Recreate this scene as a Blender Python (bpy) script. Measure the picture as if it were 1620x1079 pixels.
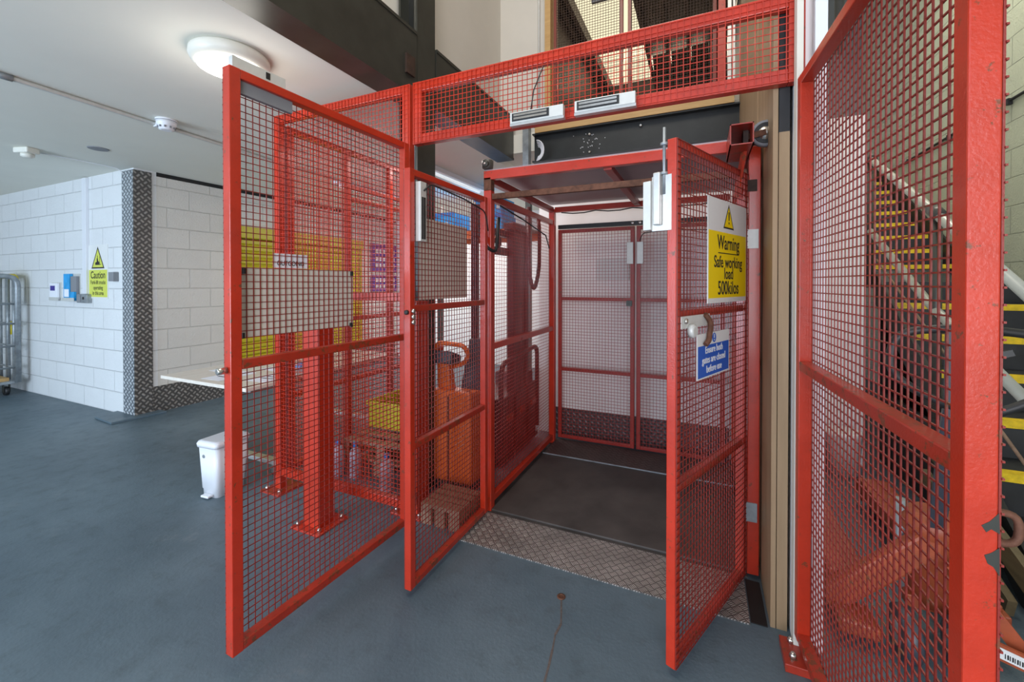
import bpy, bmesh, math, random
from mathutils import Vector, Matrix
random.seed(7)
S = bpy.context.scene
for o in list(bpy.data.objects): bpy.data.objects.remove(o)
C = S.collection
R = math.radians

# ---------------------------------------------------------------- camera, world, lights, exposure
cam = bpy.data.cameras.new('camera'); co = bpy.data.objects.new('camera', cam); C.objects.link(co)
cam.sensor_width = 36.0; cam.lens = 36.0*666.4/1620; cam.shift_y = -(539.5-454.04)/1620
cam.clip_start = 0.05; cam.clip_end = 100
co.location = (0, 0, 1.41); co.rotation_euler = (R(90-0.5123), 0, R(24.294))
S.camera = co
S.view_settings.view_transform = 'Standard'; S.view_settings.look = 'None'
S.view_settings.gamma = 1; S.view_settings.exposure = 0.25
S.view_settings.use_curve_mapping = False
w = bpy.data.worlds.new('world'); S.world = w; w.use_nodes = True
bg = w.node_tree.nodes['Background']; bg.inputs[0].default_value = (0.72, 0.83, 1.0, 1); bg.inputs[1].default_value = 1.0

def area(name, loc, target, sx, sy, power, col):
    l = bpy.data.lights.new(name, 'AREA'); l.shape = 'RECTANGLE'; l.size = sx; l.size_y = sy
    l.energy = power; l.color = col
    o = bpy.data.objects.new(name, l); C.objects.link(o); o.location = loc
    o.rotation_euler = (Vector(target)-Vector(loc)).to_track_quat('-Z', 'Y').to_euler()
    return o
area('roller_door_daylight', (-4.2, -3.6, 1.3), (-5.0, 2.6, 0.6), 3.4, 2.2, 250, (0.66, 0.82, 1.0))
area('entrance_daylight', (0.9, -2.6, 1.6), (-0.2, 2.4, 0.9), 2.2, 2.4, 105, (0.96, 0.94, 1.0))
area('shaft_fill', (-0.7, 1.0, 5.2), (-0.8, 2.6, 2.0), 1.6, 1.2, 55, (1.0, 0.92, 0.80))  # added warm fill from high in the shaft, no fitting there
area('stair_fill', (1.6, 4.4, 5.2), (1.7, 4.6, 1.0), 0.8, 1.6, 60, (1.0, 0.96, 0.82))  # added fill light over the stairs, not a real lamp
area('store_fill', (-3.4, 5.2, 2.5), (-3.2, 4.9, 0.0), 1.2, 2.4, 60, (1.0, 0.92, 0.86))  # added area fill to brighten the store, apart from the strip lights
area('pen_fill', (-2.1, 3.1, 2.55), (-2.0, 3.0, 0.0), 0.3, 1.2, 12, (1.0, 0.9, 0.85))  # small added fill that lifts the pen, no lamp hangs here
area('landing_fill', (-0.5, 5.6, 4.6), (-0.6, 4.2, 3.0), 1.0, 1.0, 22, (1.0, 0.86, 0.62))  # added warm fill for the upper landing, no lamp of its own

# ---------------------------------------------------------------- materials
def nm(name):
    m = bpy.data.materials.new(name); m.use_nodes = True
    nt = m.node_tree; return m, nt, nt.nodes['Principled BSDF']
def N(nt, t, **k):
    n = nt.nodes.new(t)
    for a, b in k.items(): setattr(n, a, b)
    return n
def noise(nt, scale, detail=4, rough=0.6, src=None):
    tc = N(nt, 'ShaderNodeTexCoord'); n = N(nt, 'ShaderNodeTexNoise')
    n.inputs['Scale'].default_value = scale; n.inputs['Detail'].default_value = detail; n.inputs['Roughness'].default_value = rough
    nt.links.new(src or tc.outputs['Object'], n.inputs['Vector']); return n
def ramp(nt, fac, stops):
    r = N(nt, 'ShaderNodeValToRGB'); e = r.color_ramp.elements
    while len(e) < len(stops): e.new(0.5)
    for i, (p, c) in enumerate(stops): e[i].position = p; e[i].color = (*c, 1) if len(c) == 3 else c
    nt.links.new(fac, r.inputs[0]); return r
def mixc(nt, fac, a, b):
    m = N(nt, 'ShaderNodeMix', data_type='RGBA')
    for s, v in ((m.inputs[0], fac), (m.inputs[6], a), (m.inputs[7], b)):
        if hasattr(v, 'links') or hasattr(v, 'is_linked'): nt.links.new(v, s)
        elif isinstance(v, tuple): s.default_value = (*v, 1)
        else: s.default_value = v
    return m.outputs[2]
def bump(nt, bs, h, strength, dist):
    b = N(nt, 'ShaderNodeBump'); b.inputs['Strength'].default_value = strength; b.inputs['Distance'].default_value = dist
    nt.links.new(h, b.inputs['Height']); nt.links.new(b.outputs[0], bs.inputs['Normal'])
def plain(name, col, rough=0.5, metal=0.0, var=0.12, scale=9, bmp=0.0, spec=None):
    m, nt, bs = nm(name); n = noise(nt, scale)
    a = tuple(max(0, c*(1-var)) for c in col); b = tuple(min(1, c*(1+var)) for c in col)
    r = ramp(nt, n.outputs[0], [(0.3, a), (0.7, b)]); nt.links.new(r.outputs[0], bs.inputs['Base Color'])
    bs.inputs['Roughness'].default_value = rough; bs.inputs['Metallic'].default_value = metal
    if spec is not None: bs.inputs['Specular IOR Level'].default_value = spec
    if bmp: bump(nt, bs, noise(nt, scale*6).outputs[0], bmp, 0.003)
    return m
def emis(name, col, s, base=(0.8, 0.8, 0.8)):
    m, nt, bs = nm(name); bs.inputs['Base Color'].default_value = (*base, 1)
    bs.inputs['Emission Color'].default_value = (*col, 1); bs.inputs['Emission Strength'].default_value = s; return m
def red_paint(name, col, rust=0.62, rough=0.32):
    m, nt, bs = nm(name)
    n1 = noise(nt, 5, 6, 0.7); n2 = noise(nt, 34, 5, 0.7); n3 = noise(nt, 150, 2)
    base = ramp(nt, n1.outputs[0], [(0.3, tuple(c*0.82 for c in col)), (0.7, tuple(min(1, c*1.15) for c in col))])
    ch = ramp(nt, n2.outputs[0], [(rust, (0, 0, 0)), (rust+0.05, (1, 1, 1))])
    c = mixc(nt, ch.outputs[0], base.outputs[0], (0.17, 0.045, 0.018))
    nt.links.new(c, bs.inputs['Base Color'])
    rr = N(nt, 'ShaderNodeMapRange'); nt.links.new(n1.outputs[0], rr.inputs[0])
    rr.inputs[3].default_value = rough-0.06; rr.inputs[4].default_value = rough+0.14
    nt.links.new(rr.outputs[0], bs.inputs['Roughness']); bump(nt, bs, n3.outputs[0], 0.25, 0.002)
    bs.inputs['Coat Weight'].default_value = 0.22; bs.inputs['Coat Roughness'].default_value = 0.12
    return m
def block_wall(name, axis, col, bw=0.45, bh=0.225, mort=None, rough=0.6, strength=0.9):
    m, nt, bs = nm(name); tc = N(nt, 'ShaderNodeTexCoord'); sp = N(nt, 'ShaderNodeSeparateXYZ'); cb = N(nt, 'ShaderNodeCombineXYZ')
    nt.links.new(tc.outputs['Object'], sp.inputs[0]); nt.links.new(sp.outputs[axis], cb.inputs[0]); nt.links.new(sp.outputs[2], cb.inputs[1])
    b = N(nt, 'ShaderNodeTexBrick'); nt.links.new(cb.outputs[0], b.inputs['Vector'])
    b.inputs['Scale'].default_value = 1; b.inputs['Brick Width'].default_value = bw; b.inputs['Row Height'].default_value = bh
    b.inputs['Mortar Size'].default_value = 0.006; b.inputs['Mortar Smooth'].default_value = 0.6
    mort = mort or tuple(c*0.82 for c in col)
    b.inputs['Color1'].default_value = (*col, 1); b.inputs['Color2'].default_value = (*tuple(c*0.96 for c in col), 1); b.inputs['Mortar'].default_value = (*mort, 1)
    n = noise(nt, 3, 6); c = mixc(nt, 0.25, b.outputs[0], ramp(nt, n.outputs[0], [(0.3, tuple(c*0.85 for c in col)), (0.7, col)]).outputs[0])
    nt.links.new(c, bs.inputs['Base Color']); bs.inputs['Roughness'].default_value = rough
    n2 = noise(nt, 60, 4); ma = N(nt, 'ShaderNodeMath', operation='MULTIPLY_ADD')
    nt.links.new(b.outputs['Fac'], ma.inputs[0]); ma.inputs[1].default_value = -1.0; nt.links.new(n2.outputs[0], ma.inputs[2])
    bump(nt, bs, ma.outputs[0], strength, 0.006); return m
def tread(name, au, av, pitch, n, base, lug, rough=0.38, metal=0.7):
    """raised tread pattern of a checker plate: bars in alternating directions"""
    m, nt, bs = nm(name); L = nt.links
    def M(op, a, b=None, c=None):
        x = N(nt, 'ShaderNodeMath', operation=op)
        for i, v in enumerate((a, b, c)):
            if v is None: continue
            if isinstance(v, (int, float)): x.inputs[i].default_value = v
            else: L.new(v, x.inputs[i])
        return x.outputs[0]
    tc = N(nt, 'ShaderNodeTexCoord'); sp = N(nt, 'ShaderNodeSeparateXYZ'); L.new(tc.outputs['Object'], sp.inputs[0])
    u, v = sp.outputs[au], sp.outputs[av]; k = 0.7071/pitch
    a = M('MULTIPLY', M('ADD', u, v), k); b = M('MULTIPLY', M('SUBTRACT', u, v), k)
    fa, fb = M('FRACT', a), M('FRACT', b)
    par = M('FLOORED_MODULO', M('ADD', M('FLOOR', a), M('FLOOR', b)), 2.0)
    inv = M('SUBTRACT', 1.0, par)
    across = M('ADD', M('MULTIPLY', fa, par), M('MULTIPLY', fb, inv))
    along = M('ADD', M('MULTIPLY', fb, par), M('MULTIPLY', fa, inv))
    if n > 1:
        st = M('SUBTRACT', 0.5, M('MULTIPLY', M('COSINE', M('MULTIPLY', across, 6.28318*n)), 0.5))
    else:
        st = M('SUBTRACT', 1.25, M('MULTIPLY', M('ABSOLUTE', M('SUBTRACT', across, 0.5)), 4.2))
    en = M('SUBTRACT', 1.0, M('POWER', M('MULTIPLY', M('ABSOLUTE', M('SUBTRACT', along, 0.5)), 2.15), 4.0))
    h = N(nt, 'ShaderNodeClamp'); L.new(M('MULTIPLY', st, en), h.inputs[0]); h = h.outputs[0]
    nz = noise(nt, 7, 5); cc = mixc(nt, h, base, lug)
    c2 = mixc(nt, ramp(nt, nz.outputs[0], [(0.35, (0, 0, 0)), (0.75, (0.5, 0.5, 0.5))]).outputs[0], cc, tuple(x*0.6 for x in base))
    L.new(c2, bs.inputs['Base Color']); bs.inputs['Metallic'].default_value = metal; bs.inputs['Roughness'].default_value = rough
    bump(nt, bs, h, 0.8, 0.004); return m
def wood(name, a, b, scale=2.0, axis=2, rough=0.55):
    m, nt, bs = nm(name); tc = N(nt, 'ShaderNodeTexCoord'); mp = N(nt, 'ShaderNodeMapping')
    s = [14, 14, 14]; s[axis] = 1.2; mp.inputs['Scale'].default_value = s
    nt.links.new(tc.outputs['Object'], mp.inputs[0]); n = noise(nt, scale, 6, 0.65, mp.outputs[0])
    r = ramp(nt, n.outputs[0], [(0.3, a), (0.7, b)]); nt.links.new(r.outputs[0], bs.inputs['Base Color']); bs.inputs['Roughness'].default_value = rough
    return m
def wearfloor(name):
    m, nt, bs = nm(name)
    n1 = noise(nt, 0.9, 8, 0.62); n2 = noise(nt, 9, 8, 0.7); n3 = noise(nt, 70, 3); n4 = noise(nt, 3.2, 5, 0.75)
    a = ramp(nt, n1.outputs[0], [(0.32, (0.066, 0.100, 0.126)), (0.68, (0.120, 0.168, 0.200))])
    c = mixc(nt, ramp(nt, n2.outputs[0], [(0.52, (0, 0, 0)), (0.78, (0.55, 0.55, 0.55))]).outputs[0], a.outputs[0], (0.040, 0.055, 0.062))
    c = mixc(nt, ramp(nt, n4.outputs[0], [(0.62, (0, 0, 0)), (0.70, (0.45, 0.45, 0.45))]).outputs[0], c, (0.16, 0.19, 0.21))
    nt.links.new(c, bs.inputs['Base Color'])
    rr = N(nt, 'ShaderNodeMapRange'); nt.links.new(n2.outputs[0], rr.inputs[0]); rr.inputs[3].default_value = 0.34; rr.inputs[4].default_value = 0.62
    nt.links.new(rr.outputs[0], bs.inputs['Roughness'])
    ad = N(nt, 'ShaderNodeMath', operation='MULTIPLY_ADD'); nt.links.new(n3.outputs[0], ad.inputs[0]); ad.inputs[1].default_value = 0.5; nt.links.new(n2.outputs[0], ad.inputs[2])
    bump(nt, bs, ad.outputs[0], 0.4, 0.005); return m

M = {}
M['red'] = red_paint('red_paint', (0.48, 0.030, 0.010), 0.62, 0.27)
M['red_worn'] = red_paint('worn_red_paint', (0.37, 0.028, 0.012), 0.55, 0.34)
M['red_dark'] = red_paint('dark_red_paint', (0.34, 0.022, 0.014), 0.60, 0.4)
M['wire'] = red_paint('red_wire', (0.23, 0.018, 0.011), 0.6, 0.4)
M['rust'] = plain('rusty_steel', (0.14, 0.06, 0.035), 0.75, 0.3, 0.4, 30, 0.3)
M['rust_inside'] = plain('brown_bare_steel', (0.05, 0.028, 0.02), 0.7, 0.2, 0.4, 20)
M['floor'] = wearfloor('blue_grey_floor_paint')
M['ceiling'] = plain('ceiling_paint', (0.77, 0.76, 0.68), 0.85, 0, 0.03, 1.2)
M['upper_wall'] = plain('upper_wall_paint', (0.62, 0.60, 0.55), 0.85, 0, 0.04, 1.5)
M['block_x'] = block_wall('painted_blocks_x', 0, (0.74, 0.76, 0.77))
M['block_y'] = block_wall('painted_blocks_y', 1, (0.68, 0.66, 0.61))
M['block_green'] = block_wall('painted_blocks_stair', 1, (0.50, 0.53, 0.42), mort=(0.34, 0.36, 0.29))
M['back_white'] = plain('white_wall_paint', (0.90, 0.87, 0.86), 0.7, 0, 0.05, 2)
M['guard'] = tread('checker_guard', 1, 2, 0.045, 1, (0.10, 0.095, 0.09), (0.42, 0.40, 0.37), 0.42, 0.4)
M['guard_x'] = tread('checker_guard_edge', 0, 2, 0.045, 1, (0.16, 0.18, 0.20), (0.80, 0.84, 0.88), 0.4, 0.2)  # same plate as guard, with daylight on this flange put into its colour
M['skirt_x'] = tread('checker_skirt', 0, 2, 0.04, 1, (0.10, 0.08, 0.085), (0.16, 0.13, 0.13), 0.45, 0.3)
M['plate'] = tread('tread_plate', 0, 1, 0.034, 4, (0.17, 0.155, 0.145), (0.80, 0.74, 0.70), 0.32, 0.5)
M['plate_dark'] = tread('tread_plate_dirty', 0, 1, 0.034, 4, (0.10, 0.09, 0.085), (0.27, 0.24, 0.22), 0.4, 0.6)
M['crack'] = plain('crack_brown', (0.11, 0.085, 0.075), 0.8, 0, 0.4, 60)
M['mat'] = plain('rubber_mat', (0.062, 0.054, 0.050), 0.6, 0, 0.35, 3.5, 0.2)
M['steel_dark'] = plain('dark_painted_steel', (0.045, 0.047, 0.040), 0.34, 0.2, 0.2, 6)
M['black'] = plain('black_steel', (0.016, 0.018, 0.018), 0.4, 0.1, 0.3, 8)
M['void'] = plain('near_black_paint_and_void', (0.010, 0.010, 0.010), 0.6, 0, 0.3, 5)  # also colours the sheets that stand for the dark under-stair void
M['rubber'] = plain('black_rubber', (0.014, 0.014, 0.015), 0.5, 0, 0.2, 20)
M['alu'] = plain('aluminium', (0.60, 0.60, 0.58), 0.35, 0.6, 0.06, 30)
M['alu_white'] = plain('pale_aluminium', (0.62, 0.63, 0.60), 0.45, 0.2, 0.05, 30)
M['zinc'] = plain('galvanised_steel', (0.30, 0.33, 0.35), 0.45, 0.5, 0.25, 14)
M['chrome'] = plain('bright_steel', (0.62, 0.60, 0.56), 0.22, 0.9, 0.1, 30)
M['white'] = plain('white_plastic', (0.74, 0.76, 0.80), 0.35, 0, 0.02, 5)
M['cloudy'] = plain('cloudy_plastic', (0.34, 0.32, 0.38), 0.35, 0, 0.1, 8)
M['cream'] = plain('cream_plastic', (0.68, 0.67, 0.60), 0.4, 0, 0.03, 5)
M['board'] = plain('off_white_board', (0.66, 0.63, 0.56), 0.55, 0, 0.03, 4)
M['paper'] = plain('paper', (0.80, 0.82, 0.88), 0.8, 0, 0.02, 5)
M['yellow'] = plain('yellow_paint', (0.62, 0.50, 0.02), 0.45, 0, 0.06, 5)
M['shutter'] = plain('yellow_shutter', (0.47, 0.40, 0.012), 0.4, 0, 0.08, 3)
M['sign_yellow'] = plain('sign_yellow', (0.90, 0.66, 0.0), 0.45, 0, 0.01, 5)
M['sign_lime'] = plain('faded_sign_yellow', (0.62, 0.66, 0.10), 0.5, 0, 0.02, 5)
M['sign_white'] = plain('sign_white', (0.74, 0.75, 0.74), 0.4, 0, 0.01, 5)
M['sign_blue'] = plain('sign_blue', (0.01, 0.10, 0.50), 0.4, 0, 0.02, 5)
M['ink'] = plain('black_ink', (0.012, 0.012, 0.012), 0.6, 0, 0.0, 5)
M['purple'] = plain('purple_banner', (0.05, 0.035, 0.27), 0.5, 0, 0.1, 5)
M['blue'] = plain('blue_plastic', (0.02, 0.18, 0.52), 0.4, 0, 0.1, 8)
M['skyblue'] = plain('bright_blue_print', (0.02, 0.33, 0.70), 0.4, 0, 0.2, 12)
M['orange'] = plain('orange_paint', (0.72, 0.13, 0.022), 0.36, 0, 0.1, 5)
M['jack'] = plain('faded_orange_paint', (0.33, 0.070, 0.026), 0.45, 0, 0.25, 9, 0.2)
M['maroon'] = plain('dark_maroon_steel', (0.085, 0.022, 0.024), 0.45, 0.1, 0.25, 6)
M['slate'] = plain('slate_plastic', (0.045, 0.05, 0.065), 0.4, 0, 0.2, 6)
M['ply'] = wood('plywood', (0.30, 0.195, 0.105), (0.40, 0.27, 0.155), 1.2)
M['timber'] = wood('timber', (0.42, 0.25, 0.09), (0.56, 0.36, 0.15), 2.0, 0)
M['olive'] = wood('olive_brown_timber', (0.09, 0.065, 0.03), (0.16, 0.12, 0.06), 2.0, 1)
M['pallet'] = wood('pallet_wood', (0.15, 0.09, 0.055), (0.27, 0.17, 0.11), 2.5, 0)
M['tabletop'] = wood('pale_laminate', (0.66, 0.60, 0.52), (0.74, 0.69, 0.62), 2.0, 1, 0.4)
M['brown_metal'] = red_paint('brown_red_steel', (0.20, 0.035, 0.022), 0.6, 0.5)
M['joist'] = wood('brown_roof_lining', (0.060, 0.036, 0.026), (0.10, 0.062, 0.046), 1.5, 1)
M['grey_panel'] = plain('grey_panel', (0.22, 0.23, 0.25), 0.6, 0, 0.1, 3)
M['lilac_panel'] = plain('grey_ceiling_sheet', (0.33, 0.27, 0.29), 0.38, 0, 0.1, 2)
M['stair_tread'] = plain('dark_stair_vinyl', (0.018, 0.020, 0.022), 0.5, 0, 0.3, 12)
M['nosing'] = plain('yellow_nosing', (0.72, 0.50, 0.01), 0.5, 0, 0.25, 25)
M['rail_grey'] = plain('grey_green_rail_paint', (0.42, 0.43, 0.38), 0.35, 0.1, 0.08, 6)
M['post_grey'] = plain('dark_grey_post', (0.07, 0.068, 0.062), 0.4, 0.2, 0.15, 6)
M['lamp'] = emis('lamp_diffuser', (1.0, 0.99, 0.95), 4.5)
M['tube'] = emis('fluorescent_tube', (0.85, 0.95, 1.0), 0.5)
M['rooflight'] = emis('roof_light_sheet', (1.0, 0.90, 0.62), 0.85, (0.6, 0.55, 0.4))

# ---------------------------------------------------------------- mesh helpers
class MB:
    def __init__(s): s.bm = bmesh.new()
    def box(s, x0, x1, y0, y1, z0, z1):
        v = [s.bm.verts.new(p) for p in ((x0,y0,z0),(x1,y0,z0),(x1,y1,z0),(x0,y1,z0),(x0,y0,z1),(x1,y0,z1),(x1,y1,z1),(x0,y1,z1))]
        for f in ((3,2,1,0),(4,5,6,7),(0,1,5,4),(1,2,6,5),(2,3,7,6),(3,0,4,7)): s.bm.faces.new([v[i] for i in f])
        return s
    def bar(s, a, b, wd, ht=None, up=(0,0,1)):
        a, b = Vector(a), Vector(b); ht = wd if ht is None else ht
        d = (b-a).normalized(); up = Vector(up)
        if abs(d.dot(up)) > 0.98: up = Vector((0,1,0))
        sd = d.cross(up).normalized(); u2 = sd.cross(d).normalized(); q = []
        for p in (a, b):
            for i, j in ((-1,-1),(1,-1),(1,1),(-1,1)): q.append(s.bm.verts.new(p+sd*(i*wd/2)+u2*(j*ht/2)))
        for f in ((3,2,1,0),(4,5,6,7),(0,1,5,4),(1,2,6,5),(2,3,7,6),(3,0,4,7)): s.bm.faces.new([q[i] for i in f])
        return s
    def tube(s, pts, r, seg=10, closed=False):
        pts = [Vector(p) for p in pts]; rings = []; n = len(pts); prev = None
        for i, p in enumerate(pts):
            if closed: d = pts[(i+1) % n]-pts[i-1]
            else: d = pts[min(i+1, n-1)]-pts[max(i-1, 0)]
            d.normalize()
            if prev is None:
                ref = Vector((0,0,1)) if abs(d.z) < 0.9 else Vector((1,0,0)); u = d.cross(ref).normalized()
            else: u = (prev-d*prev.dot(d)).normalized()
            prev = u; v = d.cross(u); rr = r[i] if isinstance(r, (list, tuple)) else r
            rings.append([s.bm.verts.new(p+(u*math.cos(t)+v*math.sin(t))*rr) for t in (2*math.pi*k/seg for k in range(seg))])
        for i in range(n if closed else n-1):
            A, B = rings[i], rings[(i+1) % n]
            for k in range(seg):
                f = s.bm.faces.new((A[k], A[(k+1) % seg], B[(k+1) % seg], B[k])); f.smooth = seg > 5
        if not closed:
            s.bm.faces.new(rings[0][::-1]); s.bm.faces.new(rings[-1])
        return s
    def lathe(s, prof, c=(0,0,0), axis='z', seg=32):
        rings = []; c = Vector(c)
        for r, h in prof:
            ring = []
            for k in range(seg):
                t = 2*math.pi*k/seg; x, y = r*math.cos(t), r*math.sin(t)
                p = {'z': (x, y, h), 'x': (h, x, y), 'y': (y, h, x)}[axis]; ring.append(s.bm.verts.new(c+Vector(p)))
            rings.append(ring)
        for i in range(len(rings)-1):
            for k in range(seg):
                f = s.bm.faces.new((rings[i][k], rings[i][(k+1) % seg], rings[i+1][(k+1) % seg], rings[i+1][k])); f.smooth = True
        for rg, rv in ((rings[0], True), (rings[-1], False)): s.bm.faces.new(rg[::-1] if rv else rg)
        return s
    def prism(s, poly, axis, a, b):
        """poly = list of 2D points in the plane perpendicular to axis ('x': (y,z), 'y': (x,z), 'z': (x,y))"""
        def P(p, h): return {'x': (h, p[0], p[1]), 'y': (p[0], h, p[1]), 'z': (p[0], p[1], h)}[axis]
        A = [s.bm.verts.new(P(p, a)) for p in poly]; B = [s.bm.verts.new(P(p, b)) for p in poly]; n = len(poly)
        s.bm.faces.new(A[::-1]); s.bm.faces.new(B)
        for i in range(n): s.bm.faces.new((A[i], A[(i+1) % n], B[(i+1) % n], B[i]))
        return s
    def build(s, name, mat, parent=None, bevel=0.0, label=None, loc=None):
        bmesh.ops.recalc_face_normals(s.bm, faces=s.bm.faces)
        if loc is not None: bmesh.ops.translate(s.bm, verts=s.bm.verts, vec=-Vector(loc))
        me = bpy.data.meshes.new(name); s.bm.to_mesh(me); s.bm.free()
        me.materials.append(mat); o = bpy.data.objects.new(name, me); C.objects.link(o)
        if loc is not None: o.location = loc
        if parent: o.parent = parent
        if bevel:
            b = o.modifiers.new('bevel', 'BEVEL'); b.width = bevel; b.segments = 2; b.limit_method = 'ANGLE'; b.angle_limit = R(40)
        if label: o['label'] = label
        return o
def rp(pts, rad, n=5):
    """round the corners of a 3D polyline"""
    pts = [Vector(p) for p in pts]; out = [pts[0]]
    for i in range(1, len(pts)-1):
        a, b, c = pts[i-1], pts[i], pts[i+1]
        d1 = (a-b); d2 = (c-b); r = min(rad, d1.length*0.49, d2.length*0.49)
        p, q = b+d1.normalized()*r, b+d2.normalized()*r
        for k in range(n+1):
            t = k/n; out.append(p*(1-t)**2+b*2*t*(1-t)+q*t*t)
    out.append(pts[-1]); return out
def thing(name, label, cat, loc=(0,0,0), rz=0.0, group=None):
    o = bpy.data.objects.new(name, None); C.objects.link(o); o.empty_display_size = 0.1
    o.location = loc; o.rotation_euler = (0, 0, rz); return tag(o, label, cat, group)
def tag(o, label, cat, group=None, kind=None):
    o['label'] = label; o['category'] = cat
    if group: o['group'] = group
    if kind: o['kind'] = kind
    return o
def struct(o): o['kind'] = 'structure'; return o
def text(body, size, mat, parent, origin, right, up, sx=1.0, align='CENTER', name='lettering', ext=0.0006, mirror=False, bold=None):
    cu = bpy.data.curves.new('t', 'FONT'); cu.body = body; cu.size = size; cu.align_x = align; cu.extrude = ext; cu.offset = size*0.010 if bold is None else bold
    cu.space_line = 0.95
    t = bpy.data.objects.new('t', cu); C.objects.link(t)
    dg = bpy.context.evaluated_depsgraph_get(); dg.update(); me = bpy.data.meshes.new_from_object(t.evaluated_get(dg))
    bpy.data.objects.remove(t)
    r = Vector(right).normalized(); u = Vector(up).normalized(); n = r.cross(u)
    m = Matrix((( r.x, u.x, n.x, origin[0]), (r.y, u.y, n.y, origin[1]), (r.z, u.z, n.z, origin[2]), (0,0,0,1)))
    me.transform(m @ Matrix.Diagonal((sx*(-1 if mirror else 1), 1, 1, 1))); me.materials.clear(); me.materials.append(mat)
    o = bpy.data.objects.new(name, me); C.objects.link(o)
    if parent: o.parent = parent
    return o
def dup(root, loc=None, rz=None, label=None, group=None):
    r = root.copy(); C.objects.link(r)
    if loc is not None: r.location = loc
    if rz is not None: r.rotation_euler = (0, 0, rz)
    if label: r['label'] = label
    if group: r['group'] = group
    for ch in [x for x in bpy.data.objects if x.parent == root]:
        c = ch.copy(); C.objects.link(c); c.parent = r
        for g in [x for x in bpy.data.objects if x.parent == ch]:
            d = g.copy(); C.objects.link(d); d.parent = c
    return r

def mesh_panel(parent, x0, x1, z0, z1, y, name='wire_mesh', pitch=0.0262, d=0.0028, mat=None):
    m = MB(); h = d/2
    n = max(1, round((x1-x0)/pitch)); k = max(1, round((z1-z0)/pitch)); e = 0.004
    for i in range(n+1):
        x = x0+(x1-x0)*i/n; m.box(x-h, x+h, y-h, y+h, z0-e, z1+e)
    for i in range(k+1):
        z = z0+(z1-z0)*i/k; m.box(x0-e, x1+e, y-h+d*0.8, y+h+d*0.8, z-h, z+h)
    return m.build(name, mat or M['wire'], parent)
def frame(parent, L, z0, z1, sw, rails, depth=0.038, mat=None, stiles=(), rw=0.034, bottom=True, worn=None):
    mat = mat or M['red']; worn = worn or mat; d = depth/2
    for x in (sw/2, L-sw/2, *stiles):
        MB().box(x-sw/2, x+sw/2, -d, d, z0, z1).build('stile', mat, parent, 0.003)
    zs = [z1-rw/2] + list(rails) + ([z0+rw/2] if bottom else [])
    xs = sorted([0, L, *stiles])
    for z in zs:
        for a, b in zip(xs[:-1], xs[1:]):
            a2 = a+sw if a == 0 else a+sw/2; b2 = b-sw if b == L else b-sw/2
            MB().box(a2, b2, -d+0.001, d-0.001, z-rw/2, z+rw/2).build('rail', worn if z not in (zs[0],) else mat, parent, 0.003)

# ---------------------------------------------------------------- room shell
def slab(name, x0, x1, y0, y1, z0, z1, mat):
    return struct(MB().box(x0, x1, y0, y1, z0, z1).build(name, mat))
CZ = 2.62
slab('floor', -9.2, 3.2, -4.2, 8.4, -0.1, 0.0, M['floor'])
slab('ceiling', -9.2, -1.86, -4.2, 6.7, CZ, CZ+0.30, M['ceiling'])
slab('ceiling', -1.86, 0.30, 3.78, 6.7, CZ+0.06, 2.86, M['ceiling'])
slab('ceiling', -1.98, 2.5, -4.2, 8.4, 6.3, 6.4, M['upper_wall'])
slab('wall_left', -9.2, -5.43, 2.40, 2.6, 0, CZ, M['block_x'])
slab('wall_far_left', -9.2, -9.0, -4.2, 2.4, 0, CZ, M['block_y'])
slab('wall_shutter_side', -5.60, -5.43, 2.60, 6.7, 0, 2.575, M['block_y'])
slab('trim_1', -5.595, -5.435, 2.601, 6.7, 2.575, CZ, M['void'])
slab('wall_store_back', -5.55, -1.3, 6.55, 6.7, 0, CZ, M['back_white'])
slab('wall_lift_back', -1.42, 0.24, 3.78, 3.9, 0, CZ+0.06, M['back_white'])
slab('wall_store_side', -1.42, -1.30, 3.9, 6.55, 0, CZ+0.06, M['back_white'])
slab('wall_upper_left', -2.00, -1.87, -4.2, 6.7, CZ+0.30, 6.3, M['upper_wall'])
slab('wall_upper_back', -1.87, -1.33, 3.86, 4.0, 2.86, 6.3, M['upper_wall'])
slab('wall_right', 2.25, 2.4, -4.2, 8.4, 0, 6.3, M['block_green'])
slab('wall_divider', 0.33, 0.42, 1.97, 7.6, 0, 6.3, M['back_white'])
slab('wall_stair_side', 0.42, 1.13, 4.05, 4.15, 0, 2.7, M['back_white'])
slab('wall_stair_end', 0.42, 2.25, 8.2, 8.35, 0, 6.3, M['grey_panel'])
# checker skirting behind the lift and on the shutter wall
slab('baseboard_back', -1.30, 0.20, 3.768, 3.779, 0.0, 0.25, M['skirt_x'])
slab('baseboard_left', -5.429, -5.419, 2.552, 6.5, 0.0, 0.285, M['guard'])
# plinth strip under corner guard
tag(MB().prism([(-5.76,2.20),(-5.36,2.17),(-5.30,2.62),(-5.50,2.62),(-5.52,2.41),(-5.80,2.42)], 'z', 0, 0.022).build('floor_upstand', M['floor'], None, 0.004),
    'grey painted raised strip on the floor at the foot of the checker plate corner guard', 'kerb')
g = thing('corner_guard', 'tall checker plate guard wrapping the white block wall corner', 'corner guard', (-5.43, 2.4, 0))
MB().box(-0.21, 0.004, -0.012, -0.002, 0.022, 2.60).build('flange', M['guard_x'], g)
MB().box(0.004, 0.016, -0.012, 0.15, 0.022, 2.60).build('flange', M['guard'], g)

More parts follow.
